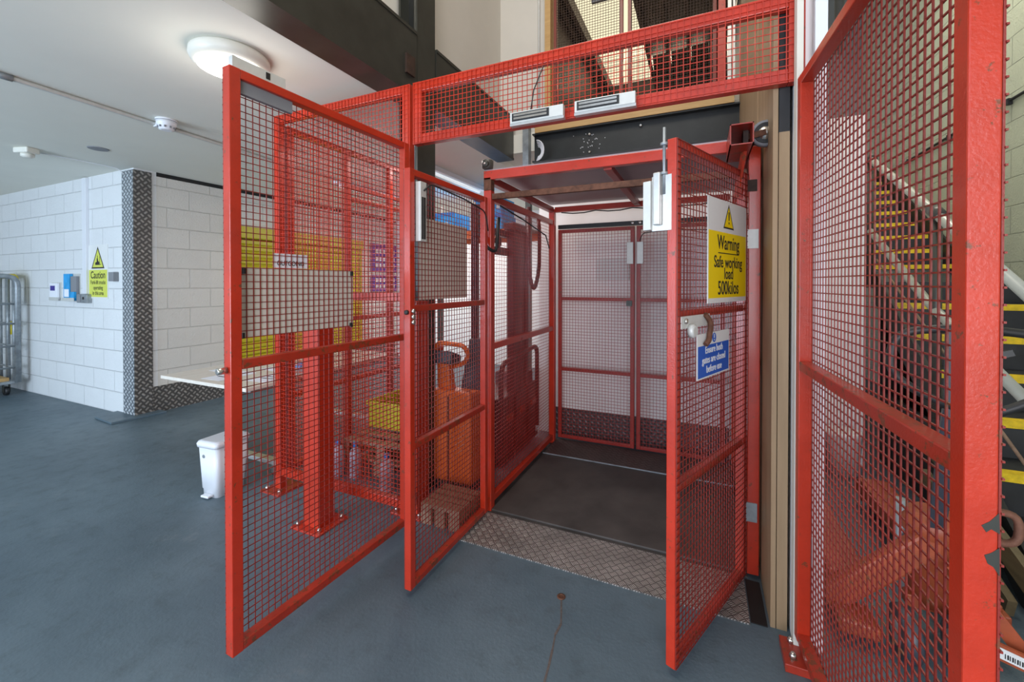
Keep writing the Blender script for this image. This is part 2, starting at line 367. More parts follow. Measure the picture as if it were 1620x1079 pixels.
# floor crack with its hole
cr = MB(); pts = [(-0.567,1.79),(-0.545,1.72),(-0.527,1.66),(-0.532,1.60),(-0.52,1.53),(-0.51,1.46),(-0.50,1.36),(-0.485,1.25)]
for i in range(len(pts)-1):
    a = Vector((*pts[i], 0.0006)); b = Vector((*pts[i+1], 0.0006)); wd = 0.005+0.006*random.random()
    cr.bar(a, b, wd, 0.0012)
tag(cr.build('floor_crack', M['crack']), 'thin brown crack running from a bolt hole in the grey floor', 'crack')
tag(MB().lathe([(0.019,0.0),(0.019,0.003),(0.011,0.004),(0.010,0.001)], (-0.572,1.805,0.0)).build('bolt_socket', M['rust'], None),
    'small round rusted bolt hole at the head of the floor crack', 'bolt hole')

# ---------------------------------------------------------------- steelwork
b = thing('steel_beam', 'deep dark grey steel beam running along the white ceiling edge to the column', 'beam', (-1.77, 0, CZ))
MB().box(-0.09, 0.09, -4.0, 2.24, -0.01, 0.012).box(-0.09, 0.09, -4.0, 2.24, 0.39, 0.41).build('flange', M['steel_dark'], b)
MB().box(0.062, 0.085, -4.0, 2.24, 0.012, 0.39).build('web', M['steel_dark'], b)
MB().box(0.085, 0.10, 2.12, 2.20, 0.10, 0.22).build('end_cleat', M['rust_inside'], b)
b2 = thing('steel_beam', 'dark grey steel beam continuing from behind the column towards the lift back wall', 'beam', (-1.77, 0, CZ))
MB().box(-0.09, 0.09, 2.46, 3.77, -0.01, 0.012).box(-0.09, 0.09, 2.46, 3.77, 0.39, 0.41).build('flange', M['steel_dark'], b2)
MB().box(0.062, 0.085, 2.46, 3.77, 0.012, 0.39).build('web', M['steel_dark'], b2)
c = thing('steel_column', 'dark steel column rising behind the red fascia to the upper floor', 'column', (-1.765, 2.35, 0))
MB().box(-0.075, -0.06, -0.1, 0.1, 0, 5.9).box(0.06, 0.075, -0.1, 0.1, 0, 5.9).build('flange', M['steel_dark'], c)
MB().box(-0.06, 0.06, -0.012, 0.012, 0, 5.9).build('web', M['black'], c)
MB().tube([(0.03,-0.06,0.05),(0.03,-0.06,5.8)], 0.012).build('conduit', M['steel_dark'], c)
ch = thing('channel_beam', 'black steel channel spanning above the lift behind the red cage roof', 'beam', (-0.5, 3.7, 2.54))
MB().box(-0.95, 0.78, 0.03, 0.06, 0, 0.26).build('web', M['black'], ch)
MB().box(-0.95, 0.78, -0.03, 0.03, 0.25, 0.262).box(-0.95, 0.78, -0.03, 0.03, -0.002, 0.01).build('flange', M['black'], ch)
for x, z in ((-0.42,0.20),(-0.42,0.04),(0.02,0.21)): MB().lathe([(0.014,-0.0),(0.014,-0.012),(0.008,-0.02)][::-1], (x,0.03,z), 'y', 10).build('bolt', M['chrome'], ch)
sp = MB()
for i in range(26): x = -0.42+random.gauss(0,0.07); z = 0.12+random.gauss(0,0.05); sp.box(x, x+0.006, 0.026, 0.030, z, z+0.006)
sp.build('paint_spatter', M['white'], ch)
tb = MB().box(-1.42, 0.22, 3.66, 3.76, 2.803, 2.86).build('timber_edge', M['timber'])
tag(tb, 'pale orange timber batten along the upper floor edge above the black channel', 'batten')
cb = thing('cable_bundle', 'loose white cables looped beside the black channel end', 'cables', (-1.40, 3.64, 2.62))
for i in range(5):
    r_ = 0.035+0.009*i
    MB().tube([(0.02+r_*math.sin(t), -0.01*i, r_*math.cos(t)*1.3) for t in [k*math.pi/10 for k in range(11)]], 0.005, 6).build('cable', M['white'], cb)
tag(MB().box(-1.56, -1.50, 3.70, 3.77, 2.50, 2.90).build('trunking', M['zinc'], None), 'short grey vertical trunking at the end of the black channel', 'trunking')
tag(MB().tube([(-1.45,3.848,2.87),(-1.45,3.848,6.2)], 0.012, 8).build('conduit_pipe', M['alu_white']), 'thin pale conduit running up the upper back wall', 'conduit')
tag(MB().tube([(-1.62,3.856,3.05),(-1.55,3.856,2.95),(-1.46,3.856,2.92),(-1.40,3.856,2.98),(-1.37,3.856,3.10)], 0.005, 6).build('loose_cable', M['rubber']), 'thin black cable hanging in front of the upper back wall', 'cable')

# upper landing gates and roof
for i, (xa, xb) in enumerate(((-1.28, -0.64), (-0.60, 0.10))):
    t = thing('upper_gate', ['brown red mesh gate on the upper landing, beside the pale timber jamb', 'brown red mesh gate on the upper landing, beside the red door post'][i], 'gate', (xa, 3.80, 2.88), 0, 'mesh gates on the upper landing')
    frame(t, xb-xa, 0, 2.5, 0.032, [], 0.032, M['brown_metal'], rw=0.03)
    mesh_panel(t, 0.03, xb-xa-0.03, 0.03, 2.47, -0.018, mat=M['rust_inside'], pitch=0.024, d=0.003)
tag(MB().box(-1.345, -1.29, 3.72, 3.86, 2.86, 5.6).build('timber_jamb', M['timber']), 'pale timber jamb beside the upper landing gates', 'jamb')
tag(MB().box(0.11, 0.16, 3.74, 3.80, 2.86, 5.6).build('red_post', M['red']), 'red steel post at the right of the upper landing gates', 'post')
tag(MB().box(0.175, 0.20, 3.70, 3.80, 2.86, 5.6).box(0.21, 0.225, 3.68, 3.80, 2.86, 5.6).build('door_track', M['alu']), 'pale aluminium vertical track against the plywood on the upper floor', 'track')
tag(MB().box(-0.95, -0.75, 3.90, 3.93, 4.02, 4.40).build('grey_board', M['grey_panel']), 'grey board hanging behind the upper landing gate', 'board')
rf = thing('landing_roof', 'brown joisted roof lining with a cream roof light above the upper landing', 'roof', (-0.6, 5.2, 4.4))
MB().box(-0.80, -0.65, -1.15, 1.34, 0.0, 0.03).build('lining', M['joist'], rf)
MB().box(-0.05, 0.92, -1.15, 1.34, 0.0, 0.03).build('lining', M['joist'], rf)
MB().box(-0.65, -0.05, -1.15, 1.32, 0.02, 0.03).build('roof_light', M['rooflight'], rf)
for x in (-0.78, -0.69, -0.05, 0.18, 0.42, 0.66, 0.86): MB().box(x, x+0.045, -1.15, 1.34, -0.13, 0.0).build('joist', M['joist'], rf)
slab('wall_upper_landing', -1.42, 0.33, 6.55, 6.7, 2.86, 6.3, M['joist'])
slab('wall_upper_store', -1.45, -1.40, 4.0, 6.55, 2.86, 6.3, M['joist'])

# ---------------------------------------------------------------- plywood lining and post to the right of the lift
t = thing('plywood_lining', 'tall tan plywood lining beside the lift on its right', 'wall lining', (0.26, 2.0, 0))
MB().box(0.0, 0.018, 0.0, 1.75, 0.0, 5.9).build('board', M['ply'], t)
MB().box(-0.006, 0.0, 0.50, 0.58, 0.0, 5.9).build('cover_strip', M['ply'], t)
tag(MB().box(0.281, 0.318, 2.0, 2.06, 2.02, 5.9).build('rubber_seal', M['rubber']), 'black vertical strip at the head of the plywood edge', 'seal strip')
tag(MB().box(0.281, 0.318, 2.0, 2.06, 0.0, 2.02).build('plywood_edge', M['ply']), 'tan plywood edge strip below the black strip beside the white post', 'edge strip')
tag(MB().box(0.322, 0.344, 1.895, 1.948, 0.03, 6.0).build('white_post', M['board'], None, 0.002), 'slim white post between the plywood lining and the right red gate', 'post')
tag(MB().box(0.385, 0.425, 1.925, 1.965, 0.0, 6.0).build('white_upright', M['white'], None, 0.002), 'white upright seen through the mesh just right of the right outer gate hinge', 'post')
t = thing('post_foot', 'red bolted foot plate under the slim white post', 'foot plate', (0.35, 1.87, 0.0))
MB().box(-0.07, 0.05, -0.08, 0.06, 0.0, 0.03).build('plate', M['red_worn'], t, 0.002)
for x, y in ((-0.04,-0.04),(-0.035,0.035),(0.02,-0.055)): MB().lathe([(0.012,0.03),(0.012,0.042),(0.006,0.05)], (x,y,0), 'z', 6).build('bolt', M['chrome'], t)

# ---------------------------------------------------------------- overhead fascia, fixed panels of the pen
YF = 1.955
fa = thing('overhead_mesh_panel', 'red overhead mesh panel spanning the lift opening with magnetic locks', 'mesh panel', (-1.50, YF+0.02, 0))
frame(fa, 1.86, 2.196, 2.545, 0.055, [], 0.045, M['red'], rw=0.055)
mesh_panel(fa, 0.01, 1.85, 2.205, 2.535, -0.026, pitch=0.0268, d=0.0029, mat=M['red'])
def maglock(x, lab):
    o = MB().box(x, x+0.275, -0.062, -0.030, 2.203, 2.256).build('magnetic_lock', M['alu_white'], fa, 0.002, lab)
    MB().box(x+0.012, x+0.205, -0.065, -0.061, 2.211, 2.250).build('magnet_strip', M['rubber'], o)
    MB().box(x+0.022, x+0.195, -0.068, -0.064, 2.218, 2.228).box(x+0.022, x+0.195, -0.068, -0.064, 2.234, 2.244).build('pole_face', M['chrome'], o)
    MB().box(x-0.002, x+0.277, -0.058, -0.030, 2.191, 2.203).build('mounting_angle', M['alu'], o)
maglock(0.625, 'left magnetic lock'); maglock(0.955, 'right magnetic lock')
MB().tube([(0.72,-0.03,2.24),(0.74,-0.032,2.36),(0.79,-0.03,2.47)], 0.003, 6).build('lock_cable', M['rubber'], fa)

pf = thing('fixed_mesh_panel', 'red fixed mesh panel left of the lift opening, facing the front', 'mesh panel', (-2.66, YF+0.02, 0), 0, 'fixed red mesh panels of the pen')
frame(pf, 1.14, 0.10, 2.545, 0.055, [1.33], 0.045, M['red'], rw=0.05)
mesh_panel(pf, 0.01, 1.13, 0.11, 2.535, -0.026, pitch=0.0265, mat=M['red'])
MB().box(-0.06, 0.12, -0.09, 0.10, 0, 0.012).build('base_plate', M['red_worn'], pf)
MB().box(0.0, 0.055, -0.022, 0.022, 0.012, 0.10).build('foot', M['red'], pf)
for x, y in ((-0.03,-0.06),(0.09,-0.06)): MB().lathe([(0.014,0.012),(0.014,0.026),(0.007,0.034)], (x,y,0), 'z', 6).build('bolt', M['chrome'], pf)
ps = thing('fixed_mesh_panel', 'red fixed mesh panel forming the left side of the pen behind the corner post', 'mesh panel', (-2.64, 2.03, 0), R(90), 'fixed red mesh panels of the pen')
frame(ps, 1.72, 0.10, 2.50, 0.05, [1.12, 0.62], 0.04, M['red'], stiles=(0.56, 1.06), rw=0.036)
for z in (2.20, 2.10):
    for a, b in ((0.585, 1.035), (1.085, 1.67)): MB().box(a, b, -0.019, 0.019, z-0.018, z+0.018).build('rail', M['red_worn'], ps, 0.003)
mesh_panel(ps, 0.01, 1.71, 0.11, 2.49, 0.024, mat=M['red'])

# bollards
def bollard(x, y, lab):
    t = thing('bollard', lab, 'bollard', (x, y, 0), 0, 'red box section bollards')
    MB().box(-0.065, 0.055, -0.055, 0.055, 0.012, 1.30).build('post', M['red'], t, 0.003)
    MB().box(-0.115, 0.105, -0.10, 0.12, 0, 0.012).build('base_plate', M['red'], t, 0.002)
    for px, py in ((-0.09,-0.07),(0.08,-0.07),(-0.09,0.09),(0.08,0.09)): MB().lathe([(0.012,0.012),(0.012,0.026),(0.006,0.034)], (px,py,0), 'z', 6).build('bolt', M['chrome'], t)
    return t
bollard(-2.035, 1.77, 'thick red bollard on a bolted plate seen through the left outer gate')
bollard(-1.62, 2.13, 'red bollard close to the dark column, seen through the left inner gate')

# ---------------------------------------------------------------- outer gates
def ang(a, b): return math.atan2(b[1]-a[1], b[0]-a[0])
H1, F1 = (-1.50, 1.90), (-1.535, 0.955)
t = thing('mesh_gate', 'tall red outer mesh gate standing open on the left with a blank board', 'gate', (*H1, 0), ang(H1, F1), 'outer mesh gates')
frame(t, 0.955, 0.075, 2.18, 0.040, [1.115], 0.040, M['red'], worn=M['red_worn'])
mesh_panel(t, 0.005, 0.952, 0.08, 2.175, -0.022)
bd = MB().box(0.36, 0.905, -0.031, -0.027, 1.205, 1.47).build('blank_board', M['board'], t, 0, 'blank off white board tied to the mesh')
pb = MB().box(0.61, 0.765, -0.0285, -0.0275, 1.472, 1.53).build('paper_notice', M['paper'], t, 0, 'white paper notice seen from behind')
text('OUTGOING', 0.028, M['ink'], pb, (0.6875, -0.0268, 1.482), (-1,0,0), (0,0,1), 0.80, name='lettering', ext=0.0002)
for x, z in ((0.885,1.46),(0.375,1.46),(0.38,1.215),(0.89,1.22)):
    MB().box(x-0.004, x+0.004, -0.024, -0.012, z-0.015, z+0.006).build('cable_tie', M['rubber'], t)
MB().box(0.735, 0.94, -0.012, 0.012, 2.18, 2.222).build('lock_plate', M['alu_white'], t, 0.001, 'pale steel strip on top of the gate')
MB().box(0.80, 0.816, -0.014, 0.014, 2.19, 2.215).build('lock_bolt', M['rubber'], t)
MB().box(0.70, 0.912, -0.014, 0.004, 2.10, 2.146).build('armature_plate', M['grey_panel'], t)
MB().lathe([(0.012,0.0),(0.012,0.03),(0.009,0.032)], (0.957,-0.005,1.10), 'x', 12).build('lock_button', M['chrome'], t)
for z in (0.35, 1.9): MB().tube([(-0.01,0.012,z-0.05),(-0.01,0.012,z+0.05)], 0.010, 10).build('hinge', M['red_worn'], t)

H2, F2 = (0.345, 1.895), (0.409, 0.925)
t = thing('mesh_gate', 'tall red outer mesh gate standing open on the right close to the camera', 'gate', (*H2, 0), ang(H2, F2), 'outer mesh gates')
frame(t, 0.975, 0.075, 2.18, 0.040, [1.105], 0.042, M['red'], worn=M['red_worn'])
mesh_panel(t, 0.005, 0.972, 0.08, 2.175, 0.023, d=0.0035, pitch=0.0275)
MB().prism([(0.0,1.022),(0.010,1.030),(0.021,1.045),(0.0225,1.012),(0.012,1.018),(0.006,1.012)], 'x', 0.9745, 0.9756).build('bare_patch', M['steel_dark'], t, 0, 'upper patch of bare dark metal')
MB().prism([(0.004,0.975),(0.012,0.980),(0.022,0.99),(0.0225,0.945),(0.015,0.958),(0.008,0.962)], 'x', 0.9745, 0.9756).build('bare_patch', M['steel_dark'], t, 0, 'lower patch of bare dark metal')
# hasp loop behind the edge
lp = rp([(0.945,0.022,1.035),(0.945,0.062,1.035),(0.945,0.062,0.985),(0.945,0.022,0.985)], 0.02)
MB().tube(lp, 0.006, 8).build('hasp_loop', M['rust'], t, 0, 'rusty steel hasp loop')
for z in (0.42, 1.86):
    MB().box(0.028, 0.05, 0.024, 0.03, z-0.055, z+0.055).build('hinge', M['alu_white'], t)
    MB().tube([(-0.01,-0.012,z-0.05),(-0.01,-0.012,z+0.05)], 0.010, 10).build('hinge', M['red_worn'], t)
# frame post to which the right gate is hung
t = thing('gate_post', 'red post seen through the mesh behind the right outer gate hinge', 'post', (0.365, 1.945, 0))
MB().box(-0.019, 0.019, -0.020, 0.020, 0.03, 2.16).build('upright', M['red'], t, 0.003)
MB().box(-0.017, 0.019, -0.023, -0.020, 1.80, 1.91).build('white_plate', M['alu_white'], t)
MB().box(-0.019, 0.019, -0.05, 0.02, 0.03, 0.04).build('foot', M['red_worn'], t)

# ---------------------------------------------------------------- inner (lift) gates
def inner_gate(Hp, Fp, side, lab):
    t = thing('mesh_gate', lab, 'gate', (*Hp, 0), ang(Hp, Fp), 'inner lift gates')
    L = (Vector(Fp)-Vector(Hp)).length
    frame(t, L, 0.03, 1.925, 0.034, [1.295, 0.67], 0.034, M['red'], worn=M['red_worn'], rw=0.03)
    mesh_panel(t, 0.004, L-0.004, 0.035, 1.92, 0.019*side)
    return t, L
t, L = inner_gate((-1.195, 2.255), (-1.20, 1.52), -1, 'shorter red inner lift gate standing open on the left')
MB().box(0.17, 0.615, -0.030, -0.026, 1.33, 1.725).build('sign_back', M['board'], t, 0, 'plain white back of a sign')
ml = MB().box(L-0.085, L-0.04, 0.017, 0.045, 1.60, 1.87).build('magnetic_lock', M['alu_white'], t, 0.002, 'upright pale magnetic lock')
MB().box(L-0.074, L-0.064, 0.045, 0.048, 1.61, 1.80).box(L-0.058, L-0.048, 0.045, 0.048, 1.61, 1.80).build('magnet_strip', M['rubber'], ml)
MB().tube(rp([(L-0.06,0.05,1.83),(L-0.11,0.05,1.87),(0.30,0.035,1.86),(0.06,0.035,1.83),(0.03,0.035,1.72)], 0.05), 0.004, 6).build('lock_cable', M['rubber'], t)
for z in (1.26, 1.235, 1.285): MB().lathe([(0.011,0.017),(0.011,0.026),(0.006,0.03)], (L-0.017, 0, z), 'y', 10).build('keyhole', M['chrome'], t)
MB().lathe([(0.011,0.0),(0.011,0.008),(0.006,0.012)], (L, 0, 1.28), 'x', 10).build('lock_button', M['rubber'], t)

HR, FR = (0.175, 2.27), (-0.10, 1.60)
t, L = inner_gate(HR, FR, 1, 'red inner lift gate standing open on the right carrying the yellow warning sign')
# along local x from hinge: distance from free = L-x
def sx(d): return L-d
wsg = MB().box(sx(0.683), sx(0.25), 0.024, 0.0275, 1.33, 1.755).build('warning_sign', M['sign_white'], t, 0, 'yellow and white warning sign')
MB().box(sx(0.677), sx(0.256), 0.0275, 0.0280, 1.350, 1.622).build('yellow_field', M['sign_yellow'], wsg)
cx = sx(0.4665); rt = (-1,0,0); up = (0,0,1); yo = 0.0284
def tri(parent, cx, z0, z1, wd, mo, mi, y, n, axis='y', inner=0.80):
    h = z1-z0
    MB().prism([(cx-wd/2, z0), (cx+wd/2, z0), (cx, z1)], axis, y, y+n*0.0004).build('triangle', mo, parent)
    k = (1-inner); zc = z0+h/3
    MB().prism([(cx-wd/2*inner, zc-(h/3)*inner), (cx+wd/2*inner, zc-(h/3)*inner), (cx, zc+(2*h/3)*inner)], axis, y+n*0.0004, y+n*0.0008).build('triangle_field', mi, parent)
tri(wsg, cx, 1.640, 1.745, 0.118, M['ink'], M['sign_yellow'], 0.0275, 1)
MB().prism([(cx-0.0045,1.676),(cx+0.0045,1.676),(cx+0.006,1.712),(cx-0.006,1.712)], 'y', 0.0283, 0.0289).box(cx-0.0045, cx+0.0045, 0.0283, 0.0289, 1.661, 1.670).build('exclamation_mark', M['ink'], wsg)
text('Warning', 0.082, M['ink'], wsg, (cx, yo, 1.552), rt, up, 0.86)
MB().box(cx-0.115, cx+0.115, 0.028, 0.0288, 1.533, 1.537).build('underline', M['ink'], wsg)
text('Safe working', 0.068, M['ink'], wsg, (cx, yo, 1.476), rt, up, 0.90)
text('load', 0.068, M['ink'], wsg, (cx, yo, 1.428), rt, up, 0.90)
text('500kilos', 0.080, M['ink'], wsg, (cx, yo, 1.364), rt, up, 0.88)
bsg = MB().box(sx(0.475), sx(0.155), 0.024, 0.0275, 1.040, 1.215).build('instruction_sign', M['sign_white'], t, 0, 'blue and white instruction sign')
MB().box(sx(0.469), sx(0.161), 0.0275, 0.0280, 1.046, 1.168).build('blue_field', M['sign_blue'], bsg)
cx2 = sx(0.315)
MB().lathe([(0.019,0.0275),(0.019,0.0280)], (cx2,0,1.192), 'y', 24).build('blue_disc', M['sign_blue'], bsg)
MB().box(cx2-0.003, cx2+0.003, 0.0280, 0.0285, 1.190, 1.206).box(cx2-0.003, cx2+0.003, 0.0280, 0.0285, 1.180, 1.185).build('exclamation_mark', M['sign_white'], bsg)
for s_, z in (('Ensure both', 1.136), ('gates are closed', 1.098), ('before use', 1.060)):
    text(s_, 0.040, M['sign_white'], bsg, (cx2, yo, z), rt, up, 0.90)
# slam lock
lk = MB().box(sx(0.30)+0.02, sx(0.03), 0.017, 0.024, 1.245, 1.29).build('gate_latch', M['alu_white'], t, 0.001, 'worn pale steel latch')
MB().lathe([(0.026,0.024),(0.026,0.040),(0.018,0.046)], (sx(0.10),0,1.235), 'y', 18).build('latch_wheel', M['alu_white'], lk)
MB().tube(rp([(sx(0.22),0.03,1.29),(sx(0.25),0.04,1.26),(sx(0.22),0.045,1.19),(sx(0.20),0.04,1.175)], 0.02), 0.010, 8).build('latch_hook', M['rust'], lk)
MB().lathe([(0.010,0.024),(0.010,0.032),(0.004,0.034)], (sx(0.06),0,1.272), 'y', 10).build('screw', M['chrome'], lk)
# angle bracket and limit switch on the free edge
br = MB().box(L-0.004, L+0.001, -0.075, 0.0, 1.60, 1.80).box(L-0.060, L-0.004, -0.080, -0.075, 1.615, 1.79).build('lock_bracket', M['alu'], t, 0.001)
MB().box(L-0.02, L+0.012, -0.105, -0.075, 1.605, 1.785).build('magnetic_lock', M['alu_white'], t, 0.002, 'pale magnetic lock on the free edge')
MB().box(L+0.001, L+0.020, -0.062, -0.035, 1.62, 1.81).build('lock_cover', M['alu'], t, 0.004)
MB().tube([(L-0.0,-0.028,1.73),(L-0.0,-0.028,1.97)], 0.006, 8).build('drop_rod', M['zinc'], t)
MB().lathe([(0.014,1.905),(0.014,1.915)], (L,-0.028,0), 'z', 10).lathe([(0.014,1.80),(0.014,1.81)], (L,-0.028,0), 'z', 10).build('rod_washer', M['zinc'], t)

# ---------------------------------------------------------------- lift cage
XL, XR, Y0, Y1 = -1.215, 0.205, 2.30, 3.56
lc = thing('lift_cage', 'red goods lift cage with mesh sides, grey roof and rubber mat floor', 'lift', ((XL+XR)/2, (Y0+Y1)/2, 0))
def L_(v): return v-Vector(((XL+XR)/2, (Y0+Y1)/2, 0))
def lbox(x0,x1,y0,y1,z0,z1,name,mat,bev=0.003,parent=None,label=None):
    o_ = ((XL+XR)/2, (Y0+Y1)/2)
    return MB().box(x0-o_[0],x1-o_[0],y0-o_[1],y1-o_[1],z0,z1).build(name, mat, parent or lc, bev, label)
lbox(XL-0.015, XL+0.035, Y0, Y0+0.05, 0.0, 1.98, 'corner_post', M['red'])
lbox(XL-0.015, XL+0.035, Y0, Y0+0.05, 1.98, 2.06, 'post_head', M['rust'])
lbox(XL-0.015, XL+0.035, Y1-0.05, Y1, 0.0, 2.06, 'corner_post', M['red'])
lbox(XR-0.005, XR+0.045, Y0-0.01, Y0+0.05, 0.02, 2.06, 'corner_post', M['red'])
lbox(XR-0.005, XR+0.045, Y1-0.05, Y1, 0.0, 2.06, 'corner_post', M['red'])
lbox(XL-0.015, XR-0.02, Y0, Y0+0.04, 2.045, 2.10, 'roof_rail', M['red'])
lbox(XL+0.035, XR-0.02, Y1-0.04, Y1, 2.03, 2.075, 'roof_rail', M['red'])
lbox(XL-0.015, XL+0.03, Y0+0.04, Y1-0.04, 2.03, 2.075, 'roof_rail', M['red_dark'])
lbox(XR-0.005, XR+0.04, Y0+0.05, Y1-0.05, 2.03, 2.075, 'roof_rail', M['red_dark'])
lbox(-0.50, -0.455, Y0+0.04, Y1-0.04, 2.035, 2.068, 'roof_brace', M['red_dark'])
lbox(XL-0.015, XR+0.04, Y0+0.02, Y1, 2.102, 2.112, 'roof_sheet', M['lilac_panel'], 0)
lbox(XL+0.035, XR-0.01, Y0+0.01, Y0+0.035, 1.925, 1.96, 'cross_bar', M['rust'])
# left side panel
for z in (1.94, 1.015, 0.06): lbox(XL-0.005, XL+0.028, Y0+0.05, Y1-0.05, z-0.02, z+0.02, 'side_rail', M['red'])
sd = bpy.data.objects.new('side', None)
def side_mesh(x, y0, y1, z0, z1, name='wire_mesh'):
    m = MB(); h = 0.0013; ox, oy = (XL+XR)/2, (Y0+Y1)/2
    n = round((y1-y0)/0.0262); k = round((z1-z0)/0.0262)
    for i in range(n+1): y = y0+(y1-y0)*i/n; m.box(x-h-ox, x+h-ox, y-h-oy, y+h-oy, z0, z1)
    for i in range(k+1): z = z0+(z1-z0)*i/k; m.box(x-h-ox-0.0022, x+h-ox-0.0022, y0-oy, y1-oy, z-h, z+h)
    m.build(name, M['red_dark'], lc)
bpy.data.objects.remove(sd)
side_mesh(XL-0.008, Y0+0.03, Y1-0.03, 0.05, 1.95)
side_mesh(XR+0.043, Y0+0.03, Y1-0.03, 0.05, 1.95)
for z in (1.94, 1.015, 0.06): lbox(XR+0.002, XR+0.035, Y0+0.05, Y1-0.05, z-0.02, z+0.02, 'side_rail', M['red_dark'])
lbox(XL-0.01, XR, 2.288, 3.62, 0.0005, 0.0055, 'floor_plate', M['mat'], 0)
lbox(XL+0.035, XR-0.005, 2.305, 3.24, 0.006, 0.018, 'floor_mat', M['mat'], 0.003)
lbox(XL+0.035, XR-0.005, 3.24, 3.60, 0.004, 0.022, 'rear_plate', M['plate_dark'], 0)
lbox(XL+0.03, XR-0.0, 3.236, 3.244, 0.018, 0.026, 'edge_strip', M['zinc'], 0)
# upright tube section and guide wheel on the cage head, hinges
ox, oy = (XL+XR)/2, (Y0+Y1)/2
q = MB(); X0, X1, Ya, Yb, Za, Zb = 0.105-ox, 0.195-ox, 2.02-oy, 2.30-oy, 1.995, 2.085
for bx in ((X0, X0+0.005, Za, Zb), (X1-0.005, X1, Za, Zb), (X0, X1, Za, Za+0.005), (X0, X1, Zb-0.005, Zb)): q.box(bx[0], bx[1], Ya, Yb, bx[2], bx[3])
q.build('tube_arm', M['red_worn'], lc, 0, 'open ended square tube arm')
wh = thing('guide_wheel', 'grey rubber tyred guide wheel with steel hub at the head of the lift', 'wheel', (0.252, 2.16, 2.07))
MB().lathe([(0.030,-0.014),(0.052,-0.016),(0.058,-0.010),(0.058,0.010),(0.052,0.016),(0.030,0.014)], (0,0,0), 'y', 32).build('tyre', M['grey_panel'], wh)
MB().lathe([(0.040,-0.017),(0.044,-0.018),(0.046,-0.0165)], (0,0,0), 'y', 32).build('wheel_ring', M['rubber'], wh)
MB().lathe([(0.006,-0.024),(0.010,-0.022),(0.014,-0.018),(0.036,-0.0165),(0.036,0.016)], (0,0,0), 'y', 32).build('hub', M['chrome'], wh)
MB().bar((-0.075,-0.022,-0.012),(0.0,-0.026,0.0), 0.005, 0.026, (0,0,1)).build('bracket', M['rust'], wh)
MB().box(-0.09, -0.07, -0.05, 0.03, -0.06, 0.03).build('mounting_plate', M['rust_inside'], wh)
MB().bar((-0.082,-0.02,-0.06),(-0.11,0.05,-0.26), 0.012, 0.03).build('strut', M['red_worn'], wh)
for z in (1.62, 0.32):
    hg = lbox(XR-0.035, XR+0.036, Y0-0.016, Y0-0.010, z-0.045, z+0.045, 'hinge_plate', M['zinc'] if z < 1 else M['alu_white'], 0)
    MB().tube([Vector((XR-0.03-ox, Y0-0.022-oy, z-0.045)), Vector((XR-0.03-ox, Y0-0.022-oy, z+0.045))], 0.009, 10).build('hinge_knuckle', M['steel_dark'], hg)
lbox(XR-0.04, XR+0.03, Y0-0.014, Y0-0.010, 1.845, 1.90, 'gusset', M['rust_inside'], 0)
# cables along the rear roof rail
m_ = MB(); pts = []
for i in range(13):
    x = XL+0.1+i*0.1; pts.append((x-ox, Y1-0.05-oy, 2.022-0.018*math.sin(i*math.pi/3)**2))
m_.tube(pts, 0.005, 6).build('cable', M['rubber'], lc)
MB().tube([Vector((XL+0.05-ox, Y0+0.1-oy, 1.90)), Vector((XL+0.05-ox, 2.8-oy, 1.86)), Vector((XL+0.05-ox, 3.25-oy, 1.80)), Vector((XL+0.05-ox, 3.34-oy, 1.70))], 0.005, 6).build('cable', M['rubber'], lc)
# thick hose drooping from the inner gate head to the cage
MB().tube(rp([Vector((XL-0.03-ox, Y0-0.03-oy, 1.83)), Vector((XL-0.02-ox, Y0-0.045-oy, 1.70)), Vector((XL+0.03-ox, Y0-0.03-oy, 1.62)), Vector((XL+0.055-ox, Y0+0.03-oy, 1.60)), Vector((XL+0.055-ox, Y0+0.07-oy, 1.82))], 0.04), 0.010, 10).build('cable_hose', M['rubber'], lc, 0, 'black flexible hose')
# hanging trailing cable outside the left side
tag(MB().tube(rp([(-1.27,3.14,2.02),(-1.27,3.14,1.5),(-1.27,3.25,1.33),(-1.27,3.37,1.5),(-1.27,3.39,1.80),(-1.27,3.36,1.95)], 0.09), 0.016, 10).build('trailing_cable', M['maroon']),
    'dark trailing cable hanging in a long loop outside the left lift side', 'cable')

# rear gates of the lift
for i, (xa, xb) in enumerate(((-1.175, -0.512), (-0.496, 0.165))):
    t = thing('rear_gate', ['closed red mesh gate at the left back of the lift', 'closed red mesh gate at the right back of the lift'][i], 'gate', (xa, 3.62, 0), 0, 'closed rear lift gates')
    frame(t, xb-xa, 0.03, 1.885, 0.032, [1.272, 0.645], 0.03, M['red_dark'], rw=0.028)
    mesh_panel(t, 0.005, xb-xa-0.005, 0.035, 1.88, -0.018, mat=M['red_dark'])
    if i == 0:
        MB().box(0.60, 0.645, -0.035, -0.020, 1.22, 1.265).build('latch', M['steel_dark'], t)
        MB().box(0.605, 0.655, -0.040, -0.020, 1.57, 1.75).build('magnetic_lock', M['alu_white'], t, 0.001)
    else:
        MB().box(0.006, 0.056, -0.040, -0.020, 1.57, 1.75).build('magnetic_lock', M['alu_white'], t, 0.001)
        MB().tube(rp([(0.03,-0.04,1.76),(0.05,-0.04,1.82),(0.25,-0.03,1.84),(0.6,-0.03,1.82)], 0.05), 0.004, 6).build('lock_cable', M['rubber'], t)
hd = thing('door_header', 'black steel header bar above the closed rear lift gates', 'header', (-0.5, 3.64, 1.895))
MB().box(-0.68, 0.68, -0.02, 0.02, 0, 0.035).build('bar', M['black'], hd)
for x in (-0.03, 0.03): MB().lathe([(0.006,-0.028),(0.014,-0.026),(0.014,-0.02)], (x,0,0.018), 'y', 12).build('bolt', M['chrome'], hd)
